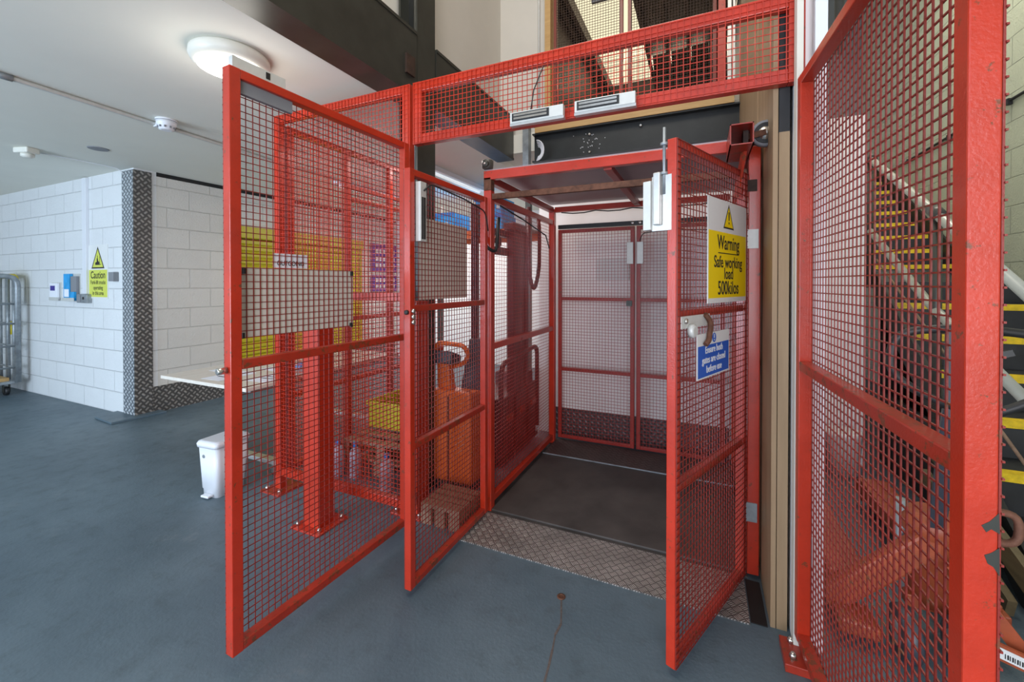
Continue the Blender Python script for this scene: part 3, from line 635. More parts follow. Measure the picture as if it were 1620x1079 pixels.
tag(MB().box(-0.87, -0.58, 3.755, 3.777, 1.44, 1.63).build('wall_plate', M['sign_white']), 'white rectangular plate on the wall behind the rear lift gates', 'plate')

# threshold plate
tp = MB().box(-1.215, 0.185, 1.975, 2.285, 0.0, 0.006).build('threshold_plate', M['plate'])
tag(tp, 'bright tread plate threshold on the floor in front of the lift', 'threshold plate')
tag(MB().box(0.19, 0.25, 1.99, 2.27, 0.0, 0.004).build('floor_channel', M['void']), 'dark floor channel at the right end of the tread plate threshold', 'channel')
cc = thing('dome_camera', 'small grey dome camera on top of the front left corner of the lift cage', 'security camera', (-1.215, 2.325, 2.112))
MB().lathe([(0.020,0.0),(0.034,0.008),(0.036,0.03),(0.036,0.055),(0.030,0.06)], (0,0,0), 'z', 24).build('housing', M['post_grey'], cc)
MB().lathe([(0.016,-0.03),(0.022,-0.024),(0.025,-0.012)], (0.0,-0.012,0.03), 'y', 20).build('eyeball', M['steel_dark'], cc)
MB().lathe([(0.006,-0.034),(0.010,-0.03)], (0.0,-0.012,0.03), 'y', 12).build('lens', M['chrome'], cc)

# ---------------------------------------------------------------- ceiling fittings
t = thing('ceiling_light', 'large round white bulkhead light glowing on the ceiling', 'ceiling light', (-2.28, 1.43, CZ))
MB().lathe([(0.170,0.0),(0.182,-0.012),(0.184,-0.035),(0.176,-0.055),(0.164,-0.066),(0.150,-0.068)], (0,0,0), 'z', 48).build('trim_ring', M['cream'], t)
MB().lathe([(0.152,-0.062),(0.148,-0.078),(0.12,-0.088),(0.03,-0.093)], (0,0,0), 'z', 48).build('diffuser', M['lamp'], t)
pl = bpy.data.lights.new('bulkhead_glow', 'POINT'); pl.energy = 4; pl.color = (1.0, 0.95, 0.88); pl.shadow_soft_size = 0.14
plo = bpy.data.objects.new('bulkhead_glow', pl); C.objects.link(plo); plo.location = (-2.28, 1.43, CZ-0.30)
t = thing('smoke_detector', 'white round smoke detector on the ceiling beside the conduit', 'smoke detector', (-3.62, 1.80, CZ), 0, 'ceiling detectors')
MB().lathe([(0.066,0.0),(0.066,-0.012)], (0,0,0), 'z', 28).build('base', M['white'], t)
MB().lathe([(0.062,-0.014),(0.060,-0.040),(0.048,-0.052),(0.046,-0.075),(0.03,-0.08)], (0,0,0), 'z', 28).build('sensor', M['white'], t)
m_ = MB()
for k in range(10):
    a = k*math.pi/5; m_.box(0.050*math.cos(a)-0.005, 0.050*math.cos(a)+0.005, 0.050*math.sin(a)-0.005, 0.050*math.sin(a)+0.005, -0.066, -0.053)
m_.build('vent_slots', M['grey_panel'], t)
t = thing('motion_sensor', 'small cream sensor box on the ceiling near the far left', 'sensor', (-5.52, 1.66, CZ), 0.3)
MB().box(-0.075, 0.075, -0.05, 0.05, -0.05, 0.0).build('body', M['cream'], t, 0.01)
MB().lathe([(0.045,-0.05),(0.045,-0.075),(0.025,-0.09)], (0.01,0,0), 'z', 20).build('lens', M['cream'], t)
tag(MB().lathe([(0.075,0.0),(0.07,-0.006)], (-4.95,1.93,CZ), 'z', 24).build('ceiling_disc', M['grey_panel']), 'flat grey disc recessed in the ceiling between the two sensors', 'ceiling disc')
t = thing('ceiling_conduit', 'thin white conduit crossing the ceiling past the smoke detector', 'conduit', (-3.72, 2.0, CZ-0.016))
MB().tube([(0.16,-1.4,0),(0.05,-0.99,0),(-0.08,0.45,0),(-0.14,0.9,0),(-0.14,3.0,0)], 0.015, 8).build('pipe', M['alu_white'], t)
MB().box(-0.03, 0.015, -0.22, -0.16, -0.022, 0.01).build('clip', M['white'], t)
MB().lathe([(0.021,-0.04),(0.021,0.04)], (0.05,-0.99,0), 'y', 12).build('coupler', M['zinc'], t)
tag(MB().tube(rp([(-5.5,2.35,2.55),(-5.52,2.30,2.60),(-5.55,2.0,2.61),(-5.57,1.75,2.61)], 0.05), 0.004, 6).build('thin_cable', M['white']), 'thin loose white cable on the ceiling near the corner guard', 'cable')
for i, (x, y) in enumerate(((-2.55, 3.95), (-3.9, 4.4))):  # second strip light is invented to help fill the store with light
    t = thing('strip_light', ['fluorescent strip light on the store ceiling behind the dark column', 'added fluorescent strip light on the store ceiling above the yellow shutter'][i], 'strip light', (x, y, CZ), R(-35)*0+0, 'store ceiling strip lights')
    MB().box(-0.06, 0.06, -0.75, 0.75, -0.05, 0.0).build('housing', M['white'], t, 0.004)
    MB().tube([(0,-0.7,-0.065),(0,0.7,-0.065)], 0.016, 10).build('lamp_tube', M['tube'], t)

# ---------------------------------------------------------------- things on the left wall
yw = 2.40
s = thing('caution_sign', 'yellow and white caution sign about fork lift trucks on the white block wall', 'sign', (-6.17, yw, 1.54))
MB().box(-0.215, 0.215, -0.006, 0.0, -0.30, 0.30).build('panel', M['sign_white'], s)
MB().box(-0.20, 0.20, -0.0066, -0.006, -0.285, 0.02).build('yellow_field', M['sign_lime'], s)
tri(s, -0.0, 0.035, 0.28, 0.285, M['ink'], M['sign_lime'], -0.0062, -1, 'y', 0.82)
pk = MB(); P_ = 'y'
pk.prism([(-0.055,0.075),(0.035,0.075),(0.035,0.105),(0.01,0.12),(0.0,0.15),(-0.02,0.15),(-0.02,0.11),(-0.055,0.10)], 'y', -0.0078, -0.0072)
pk.box(0.040, 0.046, -0.0078, -0.0072, 0.07, 0.17).box(0.046, 0.075, -0.0078, -0.0072, 0.078, 0.084).box(-0.01, 0.0, -0.0078, -0.0072, 0.15, 0.18)
pk.build('forklift_pictogram', M['ink'], s)
for body, z, sz in (('Caution', -0.075, 0.115), ('Fork-lift trucks', -0.14, 0.062), ('operating', -0.20, 0.062), ('in this area', -0.26, 0.062)):
    text(body, sz, M['ink'], s, (0, -0.0068, z), (1,0,0), (0,0,1), 0.88)
t = thing('dado_trunking', 'vertical white cable trunking running down the block wall to the socket', 'trunking', (-6.42, yw, 0))
MB().box(-0.045, 0.045, -0.03, 0.0, 1.29, 2.61).build('cover', M['white'], t, 0.003)
t = thing('double_socket', 'grey metal double socket on the block wall left of the caution sign', 'socket', (-6.44, yw, 1.235))
MB().box(-0.12, 0.12, -0.045, 0.0, -0.05, 0.05).build('back_box', M['zinc'], t, 0.004)
MB().box(-0.10, -0.02, -0.052, -0.045, -0.035, 0.035).build('socket_face', M['grey_panel'], t)
MB().box(0.03, 0.05, -0.052, -0.045, -0.01, 0.02).build('switch', M['black'], t)
tag(MB().box(-5.84, -5.74, yw-0.05, yw, 1.43, 1.53).build('junction_box', M['grey_panel'], None, 0.004), 'small grey junction box between the caution sign and the corner guard', 'junction box')
t = thing('leaflet_holder', 'small clear leaflet holder with purple leaflet on the left block wall', 'leaflet holder', (-7.17, yw, 1.20), 0, 'wall leaflet holders')
MB().box(-0.12, 0.12, -0.008, 0.0, 0.0, 0.22).box(-0.12, 0.12, -0.034, -0.031, 0.0, 0.04).build('holder', M['alu_white'], t)
MB().box(-0.11, 0.10, -0.030, -0.012, 0.01, 0.21).build('leaflet', M['paper'], t); MB().box(-0.09, 0.03, -0.0315, -0.030, 0.12, 0.18).build('leaflet_print', M['purple'], t)
t = thing('leaflet_holder', 'taller leaflet holder with bright blue leaflets beside the wall trunking', 'leaflet holder', (-6.74, yw, 1.20), 0, 'wall leaflet holders')
MB().box(-0.16, 0.16, -0.008, 0.0, 0.0, 0.32).box(-0.16, 0.16, -0.062, -0.059, 0.0, 0.04).build('holder', M['alu_white'], t)
MB().box(-0.15, 0.0, -0.04, -0.012, 0.01, 0.32).build('leaflet', M['skyblue'], t); MB().box(0.01, 0.15, -0.035, -0.012, 0.01, 0.29).build('leaflet', M['grey_panel'], t)
MB().box(-0.13, -0.02, -0.042, -0.040, 0.05, 0.14).build('leaflet_print', M['paper'], t); MB().box(0.06, 0.15, -0.057, -0.036, 0.01, 0.11).build('leaflet', M['skyblue'], t)

# roll cage trolley
t = thing('roll_cage', 'grey galvanised roll cage with yellow handles at the far left wall', 'roll cage', (-8.25, 2.0, 0))
for x in (-0.33, -0.10, 0.14, 0.33):
    MB().tube([(x,0.26,0.16),(x,0.26,1.50)], 0.02, 8).build('upright', M['zinc'], t)
MB().tube(rp([(0.36,-0.30,0.16),(0.36,-0.30,1.50),(0.36,0.28,1.50),(0.36,0.28,0.16)], 0.12), 0.03, 10).build('side_frame', M['zinc'], t)
MB().tube(rp([(-0.36,-0.30,0.16),(-0.36,-0.30,1.50),(-0.36,0.28,1.50),(-0.36,0.28,0.16)], 0.12), 0.03, 10).build('side_frame', M['zinc'], t)
MB().tube(rp([(0.24,0.30,1.16),(0.24,0.30,1.50),(-0.2,0.30,1.50)], 0.08), 0.032, 10).build('handle', M['yellow'], t)
m_ = MB()
for z in (0.35, 0.62, 0.9, 1.15): m_.tube([(-0.36,0.26,z),(0.36,0.26,z)], 0.012, 6); m_.tube([(0.36,-0.3,z),(0.36,0.28,z)], 0.012, 6)
m_.build('cross_bars', M['zinc'], t)
MB().box(-0.36, 0.36, -0.32, 0.28, 0.145, 0.18).build('base', M['zinc'], t, 0.004)
MB().box(-0.32, 0.30, -0.28, 0.22, 0.18, 0.22).build('shelf_board', M['timber'], t)
MB().tube([(0.14,0.29,0.75),(0.14,0.29,0.92)], 0.018, 8).build('latch', M['yellow'], t)
for x in (-0.28, 0.28):
    for y in (-0.22, 0.20):
        cst = MB().lathe([(0.05,-0.02),(0.055,0.0),(0.05,0.02)], (x,y,0.055), 'y', 20).build('caster', M['rubber'], t)
        MB().box(x-0.025, x+0.025, y-0.03, y-0.024, 0.04, 0.145).box(x-0.025, x+0.025, y+0.024, y+0.03, 0.04, 0.145).build('fork', M['steel_dark'], cst)
t = thing('door_edge', 'grey door edge on the far left wall', 'door', (-8.99, 1.4, 0))
MB().box(0, 0.05, -0.4, 0.38, 0.0, 2.05).build('leaf', M['grey_panel'], t)

# ---------------------------------------------------------------- table, bin and small things left of the pen
t = thing('folding_table', 'low pale topped table on a wheeled frame left of the red corner post', 'table', (-3.30, 2.62, 0))
MB().box(-0.505, 0.505, -0.78, 0.78, 0.675, 0.70).build('tabletop', M['tabletop'], t, 0.003)
for x in (-0.30, 0.42):
    MB().box(x-0.015, x+0.015, -0.70, 0.70, 0.645, 0.675).build('under_rail', M['zinc'], t)
for y, LX in ((-0.52, 0.02), (0.55, -0.30)):
    MB().box(-0.32, 0.50, y-0.03, y+0.03, 0.085, 0.115).build('foot_bar', M['alu'], t, 0.004)
    MB().box(LX-0.02, LX+0.02, y-0.018, y+0.018, 0.115, 0.645).build('leg', M['zinc'], t)
    for x in (-0.28, 0.46):
        cst = MB().lathe([(0.035,-0.014),(0.04,0.0),(0.035,0.014)], (x,y-0.01,0.040), 'y', 20).build('caster', M['rubber'], t)
        MB().box(x-0.02, x+0.02, y-0.032, y-0.026, 0.03, 0.085).build('fork', M['chrome'], cst)
def sheet(x, y, rz, lab, lines=3, wd=0.21, ht=0.297):
    o = thing('paper_sheet', lab, 'paper', (x, y, 0.7005), rz, 'papers on the table')
    MB().box(-wd/2, wd/2, -ht/2, ht/2, 0, 0.001).build('sheet', M['paper'], o)
    m = MB()
    for k in range(lines): m.box(-wd*0.3, wd*(0.05+0.25*((k*7) % 3)/2), ht*(0.2-0.18*k)-0.008, ht*(0.2-0.18*k)+0.008, 0.001, 0.0014)
    m.build('print', M['ink'], o)
sheet(-3.55, 2.25, 0.1, 'white printed sheet nearest the left end of the pale table')
sheet(-3.30, 2.05, 0.05, 'white printed sheet at the near edge of the pale table')
sheet(-3.20, 2.45, -0.1, 'white printed sheet in the middle of the pale table')
sheet(-2.95, 2.15, 0.1, 'white printed sheet by the near right corner of the pale table')
gl = thing('rubber_gloves', 'crumpled bright blue rubber gloves on the pale table', 'gloves', (-2.98, 2.50, 0.70))
m_ = MB()
for k in range(7):
    a = k*0.9; m_.tube([(0.02*math.cos(a),0.02*math.sin(a),0.02),(0.07*math.cos(a),0.07*math.sin(a),0.03+0.01*(k%3)),(0.11*math.cos(a+0.3),0.11*math.sin(a+0.3),0.015)], [0.022,0.016,0.010], 8)
m_.build('glove_pile', M['skyblue'], gl)
t = thing('black_case', 'small black case standing on the pale table by the mesh', 'case', (-3.12, 2.72, 0.70))
MB().box(-0.10, 0.08, -0.05, 0.05, 0, 0.09).build('body', M['rubber'], t, 0.008)
MB().tube(rp([(-0.05,0,0.09),(-0.05,0,0.115),(0.03,0,0.115),(0.03,0,0.09)], 0.01), 0.006, 6).build('handle', M['rubber'], t)

t = thing('pedal_bin', 'small white plastic swing lid bin on the grey floor', 'bin', (-2.965, 1.80, 0), 0.08)
def rrect(w_, d_, r_, n=5):
    out = []
    for cx_, cy_, a0 in ((w_-r_, d_-r_, 0), (-w_+r_, d_-r_, 90), (-w_+r_, -d_+r_, 180), (w_-r_, -d_+r_, 270)):
        for k in range(n+1): a = R(a0+90*k/n); out.append((cx_+r_*math.cos(a), cy_+r_*math.sin(a)))
    return out
def loft(m, secs):
    rings = [[m.bm.verts.new((x, y, z)) for x, y in rrect(w_, d_, r_)] for w_, d_, r_, z in secs]; n = len(rings[0])
    for i in range(len(rings)-1):
        for k in range(n):
            f = m.bm.faces.new((rings[i][k], rings[i][(k+1) % n], rings[i+1][(k+1) % n], rings[i+1][k])); f.smooth = True
    m.bm.faces.new(rings[0][::-1]); m.bm.faces.new(rings[-1]); return m
loft(MB(), [(0.076,0.098,0.03,0.0),(0.078,0.100,0.03,0.05),(0.081,0.104,0.03,0.052),(0.092,0.118,0.03,0.335)]).build('bucket', M['white'], t)
loft(MB(), [(0.098,0.125,0.03,0.33),(0.101,0.128,0.03,0.352),(0.094,0.121,0.03,0.366),(0.078,0.105,0.03,0.372)]).build('lid', M['white'], t)
MB().box(-0.035, 0.035, -0.135, -0.098, 0.008, 0.022).build('pedal', M['white'], t, 0.004)
MB().lathe([(0.012,-0.002),(0.012,0.002)], (-0.03,-0.115,0.27), 'y', 14).build('badge', M['zinc'], t)

# yellow roller shutter
t = thing('roller_shutter', 'bright yellow ribbed roller shutter on the left block wall behind the table', 'roller shutter', (-5.42, 4.4, 0))
m_ = MB(); prof = []
z = 0.29
while z < 1.98:
    prof += [(z, 0.01), (z+0.02, 0.035), (z+0.06, 0.035), (z+0.08, 0.01)]; z += 0.085
poly = [(0.0, 0.29)] + [(x, zz) for zz, x in prof] + [(0.0, 1.99)]
m_.prism([(p[0], p[1]) for p in poly], 'y', -0.96, 1.15); m_.build('curtain', M['shutter'], t)
MB().box(0.0, 0.09, -0.99, 1.18, 1.99, 2.14).build('shutter_box', M['shutter'], t, 0.01)
for y in (-0.985, 1.155): MB().box(0.0, 0.05, y, y+0.03, 0.29, 1.99).build('guide', M['shutter'], t)
# purple banners
for i, (z0, z1) in enumerate(((1.62, 2.13), (1.26, 1.56))):
    t = thing('purple_sign', ['larger purple sign with white lettering high on the far left store wall', 'smaller purple sign with white lettering below the larger one on the store wall'][i], 'sign', (-5.42, 6.1, z0), 0, 'purple signs on the store wall')
    MB().box(0.0, 0.012, -0.26, 0.44, 0, z1-z0).build('panel', M['purple'], t)
    m_ = MB(); k = 0
    for z in ([0.08,0.20,0.34] if i == 0 else [0.06,0.17]):
        for j in range(6): m_.box(0.012, 0.015, -0.14+0.09*j, -0.08+0.09*j-0.02*((j+k)%2), z, z+0.07); k += 1
    m_.build('white_marks', M['sign_white'], t)

# ---------------------------------------------------------------- goods and trucks inside the pen
def pallet(name, loc, w_, d_, lab, n=5, rz=0.0, h=0.12):
    t = thing(name, lab, 'pallet', loc, rz)
    for k in range(n):
        y = -d_/2+(d_-0.07)*k/(n-1); MB().box(-w_/2, w_/2, y, y+0.07, h-0.02, h).build('deck_board', M['pallet'], t)
    for x in (-w_/2, -0.035, w_/2-0.07):
        MB().box(x, x+0.07, -d_/2, d_/2, h-0.04, h-0.02).build('stringer', M['pallet'], t)
        for y in (-d_/2, -0.04, d_/2-0.08): MB().box(x, x+0.07, y, y+0.08, 0.018, h-0.04).build('block', M['pallet'], t)
        MB().box(x, x+0.07, -d_/2, d_/2, 0, 0.018).build('bottom_board', M['pallet'], t)
    return t
pallet('wooden_pallet', (-1.375, 2.16, 0), 0.26, 0.26, 'short wooden pallet on the floor between the dark column and the lift', 4)
pallet('wooden_pallet', (-2.15, 2.78, 0), 0.7, 0.8, 'wooden pallet on the floor behind the thick red bollard', 6)
pallet('wooden_pallet', (-2.15, 2.78, 0.121), 0.7, 0.8, 'second wooden pallet stacked on the first behind the thick red bollard', 6, 0.08)
t = thing('yellow_crate', 'low yellow crate standing on the stacked pallets in the pen', 'crate', (-2.26, 2.85, 0.242))
MB().box(-0.22, 0.22, -0.2, 0.2, 0, 0.02).box(-0.22, -0.2, -0.2, 0.2, 0.02, 0.20).box(0.2, 0.22, -0.2, 0.2, 0.02, 0.20).box(-0.2, 0.2, -0.2, -0.18, 0.02, 0.20).box(-0.2, 0.2, 0.18, 0.2, 0.02, 0.20).build('shell', M['shutter'], t)
MB().box(-0.235, 0.235, -0.215, -0.2, 0.18, 0.21).box(-0.235, 0.235, 0.2, 0.215, 0.18, 0.21).box(-0.235, -0.22, -0.2, 0.2, 0.18, 0.21).box(0.22, 0.235, -0.2, 0.2, 0.18, 0.21).build('rim', M['shutter'], t)
for i, (x, y, r_) in enumerate(((-2.45,2.30,0.05),(-2.30,2.32,0.045),(-1.95,2.25,0.05))):
    t = thing('plastic_bottle', ['pale plastic bottle nearest the red corner post in the pen', 'pale plastic bottle in the middle of the pen floor', 'pale plastic bottle nearest the thick bollard in the pen'][i], 'bottle', (x, y, 0), 0, 'pale bottles on the pen floor')
    MB().lathe([(r_*0.95,0.0),(r_,0.01),(r_,0.16),(r_*0.7,0.20),(r_*0.3,0.22)], (0,0,0), 'z', 20).build('body', M['cloudy'], t)
    MB().lathe([(r_*0.35,0.22),(r_*0.35,0.25)], (0,0,0), 'z', 16).build('cap', M['blue'], t)

t = thing('pallet_stacker', 'orange pedestrian pallet stacker with looped tiller left of the lift', 'pallet stacker', (-1.57, 2.62, 0))
MB().prism([(-0.19,0.05),(0.12,0.05),(0.12,0.56),(-0.02,0.66),(-0.19,0.68)], 'x', -0.16, 0.17).build('body_cover', M['orange'], t, 0.02)
MB().box(-0.005, 0.0, -0.197, -0.19, 0.06, 0.64).build('cover_joint', M['rubber'], t)
MB().box(-0.165, 0.175, -0.2, 0.12, 0.02, 0.06).build('chassis', M['steel_dark'], t)
MB().prism([(-0.14,0.66),(-0.05,0.64),(-0.11,0.88),(-0.17,0.92)], 'x', -0.12, -0.02).build('tiller_neck', M['orange'], t, 0.01)
MB().prism([(-0.20,0.86),(-0.06,0.84),(-0.05,0.90),(-0.19,0.95)], 'x', -0.16, 0.02).build('tiller_head', M['slate'], t, 0.01)
MB().tube(rp([(-0.12,-0.16,0.93),(-0.10,-0.18,1.0),(0.10,-0.16,0.99),(0.12,-0.12,0.92),(0.05,-0.08,0.84),(-0.05,-0.08,0.82)], 0.05), 0.016, 10).build('tiller_loop', M['orange'], t)
MB().lathe([(0.02,0.0),(0.02,0.03),(0.014,0.035)], (-0.10,-0.14,0.94), 'z', 14).build('red_button', M['red'], t)
MB().prism([(-0.05,0.62),(0.10,0.54),(0.13,0.54),(0.13,1.0),(0.09,1.0)], 'x', 0.0, 0.16).build('control_hood', M['slate'], t, 0.008)
for x in (-0.01, 0.08): MB().box(x, x+0.04, 0.13, 0.19, 0.05, 2.0).build('mast_rail', M['maroon'], t)
MB().box(-0.01, 0.12, 0.15, 0.18, 1.94, 2.0).build('mast_crossbar', M['maroon'], t)
m_ = MB()
for k in range(9): m_.tube([(0.125+0.008*math.cos(a),0.12,1.30+0.028*k+0.014*math.sin(a)) for a in [j*math.pi/3 for j in range(6)]], 0.003, 5, True)
m_.build('lift_chain', M['chrome'], t)
for x in (-0.13, 0.10): MB().lathe([(0.045,-0.02),(0.05,0.0),(0.045,0.02)], (x,-0.12,0.05), 'x', 20).build('wheel', M['slate'], t)
for x in (-0.13, 0.07): MB().box(x, x+0.08, 0.20, 0.22, 0.05, 0.09).build('fork', M['steel_dark'], t)

t = thing('pallet_stacker', 'dark maroon pallet stacker with tall mast and tube guard seen through the lift side', 'pallet stacker', (-1.52, 3.28, 0))
MB().box(-0.18, 0.13, -0.40, 0.34, 0.06, 0.52).build('battery_box', M['maroon'], t, 0.01)
MB().box(-0.18, 0.10, 0.10, 0.34, 0.30, 0.62).build('motor_cover', M['maroon'], t, 0.02)
MB().box(-0.19, 0.14, -0.41, 0.35, 0.02, 0.06).build('chassis', M['black'], t)
MB().tube(rp([(0.13,-0.40,0.10),(0.13,-0.40,0.79),(0.13,0.36,0.84),(0.13,0.36,0.10)], 0.09), 0.020, 10).build('tube_guard', M['maroon'], t)
for y in (-0.17, 0.10): MB().box(0.07, 0.13, y, y+0.055, 0.06, 1.88).build('mast_rail', M['maroon'], t, 0.003)
MB().box(0.08, 0.12, -0.115, 0.10, 0.30, 1.86).build('mast_plate', M['maroon'], t)
MB().box(0.05, 0.14, -0.19, 0.17, 1.84, 1.90).build('mast_head', M['maroon'], t, 0.006)
for z, d_ in ((1.80, 0.025), (1.66, 0.03)): MB().box(0.06, 0.10, -0.42, -0.19, z-d_, z+d_).build('carriage_arm', M['maroon'], t)
MB().lathe([(0.02,-0.01),(0.045,-0.008),(0.045,0.008),(0.02,0.01)], (0.09,-0.37,1.73), 'x', 20).build('pulley', M['maroon'], t)
for y in (-0.3, -0.05, 0.2): MB().box(0.13, 0.145, y, y+0.10, 0.33, 0.37).build('bracket', M['red_worn'], t)
for y in (-0.24, 0.26): MB().lathe([(0.055,-0.02),(0.06,0.0),(0.055,0.02)], (0.08,y,0.06), 'x', 20).build('wheel', M['slate'], t)
tag(MB().box(-1.90, -1.80, 6.545, 6.55, 1.60, 1.70).build('yellow_tag', M['yellow']), 'small yellow plate fixed to the white store wall behind the lift', 'plate')

# storage rack with blue crates
t = thing('storage_rack', 'tall storage rack with orange beams at the back of the store', 'rack', (-2.65, 4.75, 0))
for x in (-0.75, 0.85):
    for y in (-0.3, 0.3): MB().box(x-0.03, x+0.03, y-0.03, y+0.03, 0, 2.5).build('upright', M['steel_dark'], t)
for z in (1.95,):
    for y in (-0.3, 0.3): MB().box(-0.72, 0.82, y-0.02, y+0.02, z, z+0.09).build('shelf_beam', M['orange'], t)
    MB().box(-0.72, 0.82, -0.28, 0.28, z+0.09, z+0.10).build('shelf', M['pallet'], t)
for i, (x, wd, z, hh) in enumerate(((-3.05,0.42,2.06,0.24), (-2.35,0.36,2.06,0.18), (-2.36,0.34,2.242,0.2))):
    t = thing('blue_crate', ['wide blue crate at the left on the top shelf of the rack', 'blue crate at the right on the top shelf of the rack', 'blue crate stacked on the right hand blue crate'][i], 'crate', (x, 4.72, z), 0, 'blue crates on the rack')
    MB().box(-wd/2, wd/2, -0.2, 0.2, 0, 0.02).box(-wd/2, -wd/2+0.02, -0.2, 0.2, 0.02, hh).box(wd/2-0.02, wd/2, -0.2, 0.2, 0.02, hh).box(-wd/2+0.02, wd/2-0.02, -0.2, -0.18, 0.02, hh).box(-wd/2+0.02, wd/2-0.02, 0.18, 0.2, 0.02, hh).build('shell', M['skyblue'], t)
    MB().box(-wd/2-0.01, wd/2+0.01, -0.215, -0.2, hh-0.04, hh).build('rim', M['blue'], t)
    m_ = MB()
    for j in range(4): m_.box(-wd/2+0.05+0.08*j, -wd/2+0.09+0.08*j, -0.203, -0.2, 0.06, 0.09+0.03*(j % 2))
    m_.build('white_marks', M['sign_white'], t)

# ---------------------------------------------------------------- staircase on the right
t = thing('staircase', 'dark staircase with yellow nosings climbing along the green white block wall', 'staircase', (1.775, 3.2, 0))
steps = [(0.06+0.2*k, 2.36+0.28*k, 0.29) for k in range(1, 7)] + [(1.59+0.17*k, 5.45+0.26*k, 0.27) for k in range(9)]
for k, (z, y, g_) in enumerate(steps):
    o = MB().box(-0.475, 0.445, y-3.2, y-3.2+g_, z-0.04, z).build('tread', M['stair_tread'], t)
    MB().box(-0.475, 0.445, y-3.2+g_-0.015, y-3.2+g_, z, z+0.16).build('riser', M['stair_tread'], t)
    MB().box(-0.465, 0.435, y-3.2-0.006, y-3.2+0.06, z-0.038, z+0.003).build('nosing', M['nosing'], o)
MB().box(-0.475, 0.445, 4.32-3.2, 5.46-3.2, 1.37, 1.42).build('landing', M['stair_tread'], t)
MB().box(-0.475, 0.445, 2.62-3.2, 2.64-3.2, 0, 0.22).build('riser', M['stair_tread'], t)
MB().prism([(-0.90,0.0),(-0.62,0.0),(1.12,1.25),(1.12,1.50),(-0.90,0.06)], 'x', -0.50, -0.475).build('stringer', M['void'], t)
MB().prism([(2.26,1.35),(4.5,2.80),(4.5,3.08),(2.20,1.56)], 'x', -0.50, -0.475).build('stringer', M['void'], t)
MB().prism([(2.26,1.45),(4.5,2.95),(4.5,3.20),(2.15,1.66)], 'x', 0.445, 0.465).build('stringer', M['void'], t)
MB().prism([(-0.62,0.26),(1.12,1.44),(1.12,1.60),(-0.70,0.42)], 'x', 0.445, 0.465).build('stringer', M['void'], t)
MB().tube([(-0.49,-0.92,0.45),(-0.49,1.12,1.60)], 0.008, 6).build('edge_strip', M['pallet'], t)
MB().box(-0.47, -0.45, -0.2, 1.1, 0.0, 0.55).build('under_stair_shade', M['void'], t)  # near-black sheets stand in for the dark void beneath the stairs
MB().box(-0.47, 0.44, 1.12, 1.14, 0.0, 1.37).build('under_stair_shade', M['void'], t)
t = thing('handrail', 'grey tubular handrail with dark posts on the open side of the stairs', 'handrail', (1.24, 3.2, 0))
MB().tube(rp([(0,-1.05,1.16),(0,0.07,1.825),(0,1.14,2.43),(0,1.6,2.45)], 0.08), 0.026, 12).build('top_rail', M['rail_grey'], t)
MB().tube([(0,-0.75,0.90),(0,0.13,1.29),(0,1.10,1.83)], 0.024, 12).build('mid_rail', M['rail_grey'], t)
for y, z0, z1 in ((0.05, 0.62, 1.80), (1.13, 1.40, 2.41), (-0.9, 0.05, 1.24)):
    MB().tube([(0,y,z0),(0,y,z1)], 0.027, 12).build('post', M['post_grey'], t)
    MB().tube([(0,y-0.05,z1-0.02+0.01),(0,y+0.05,z1+0.05)], 0.036, 12).build('clamp', M['post_grey'], t)
t = thing('wall_cable', 'black cable clipped along the block wall above the stairs', 'cable', (2.235, 4.5, 2.87))
MB().tube([(0,-3.0,0),(0,3.0,0)], 0.012, 8).build('cable', M['rubber'], t)
for k in range(6): MB().box(-0.02, 0.01, -2.5+k*0.9, -2.47+k*0.9, -0.035, 0.015).build('clip', M['rubber'], t)
t = thing('vertical_pipe', 'grey vertical pipe with a round fitting right of the white post near the top', 'pipe', (0.56, 2.35, 2.3))
MB().tube([(0,0,0.15),(0,0,3.9)], 0.018, 10).build('pipe', M['post_grey'], t)
MB().lathe([(0.01,-0.04),(0.034,-0.02),(0.034,0.02),(0.01,0.04)], (0.0,-0.02,0.53), 'x', 18).build('fitting', M['zinc'], t)
tag(MB().box(0.46, 0.52, 4.03, 4.05, 2.0, 4.0).build('wall_panel', M['grey_panel']), 'grey strip panel on the wall beyond the right outer gate', 'panel')
t = thing('timber_plank', 'olive brown plank leaning under the stairs, upper of the two', 'plank', (1.20, 2.30, 0), 0, 'planks under the stairs')
MB().bar((0.02,0.10,0.185),(0.02,0.90,0.45), 0.03, 0.10).build('plank', M['olive'], t)
t = thing('timber_plank', 'olive brown plank leaning under the stairs, lower of the two', 'plank', (1.16, 2.25, 0), 0, 'planks under the stairs')
MB().bar((0.02,0.20,0.05),(0.02,0.95,0.30), 0.03, 0.08).build('plank', M['olive'], t)
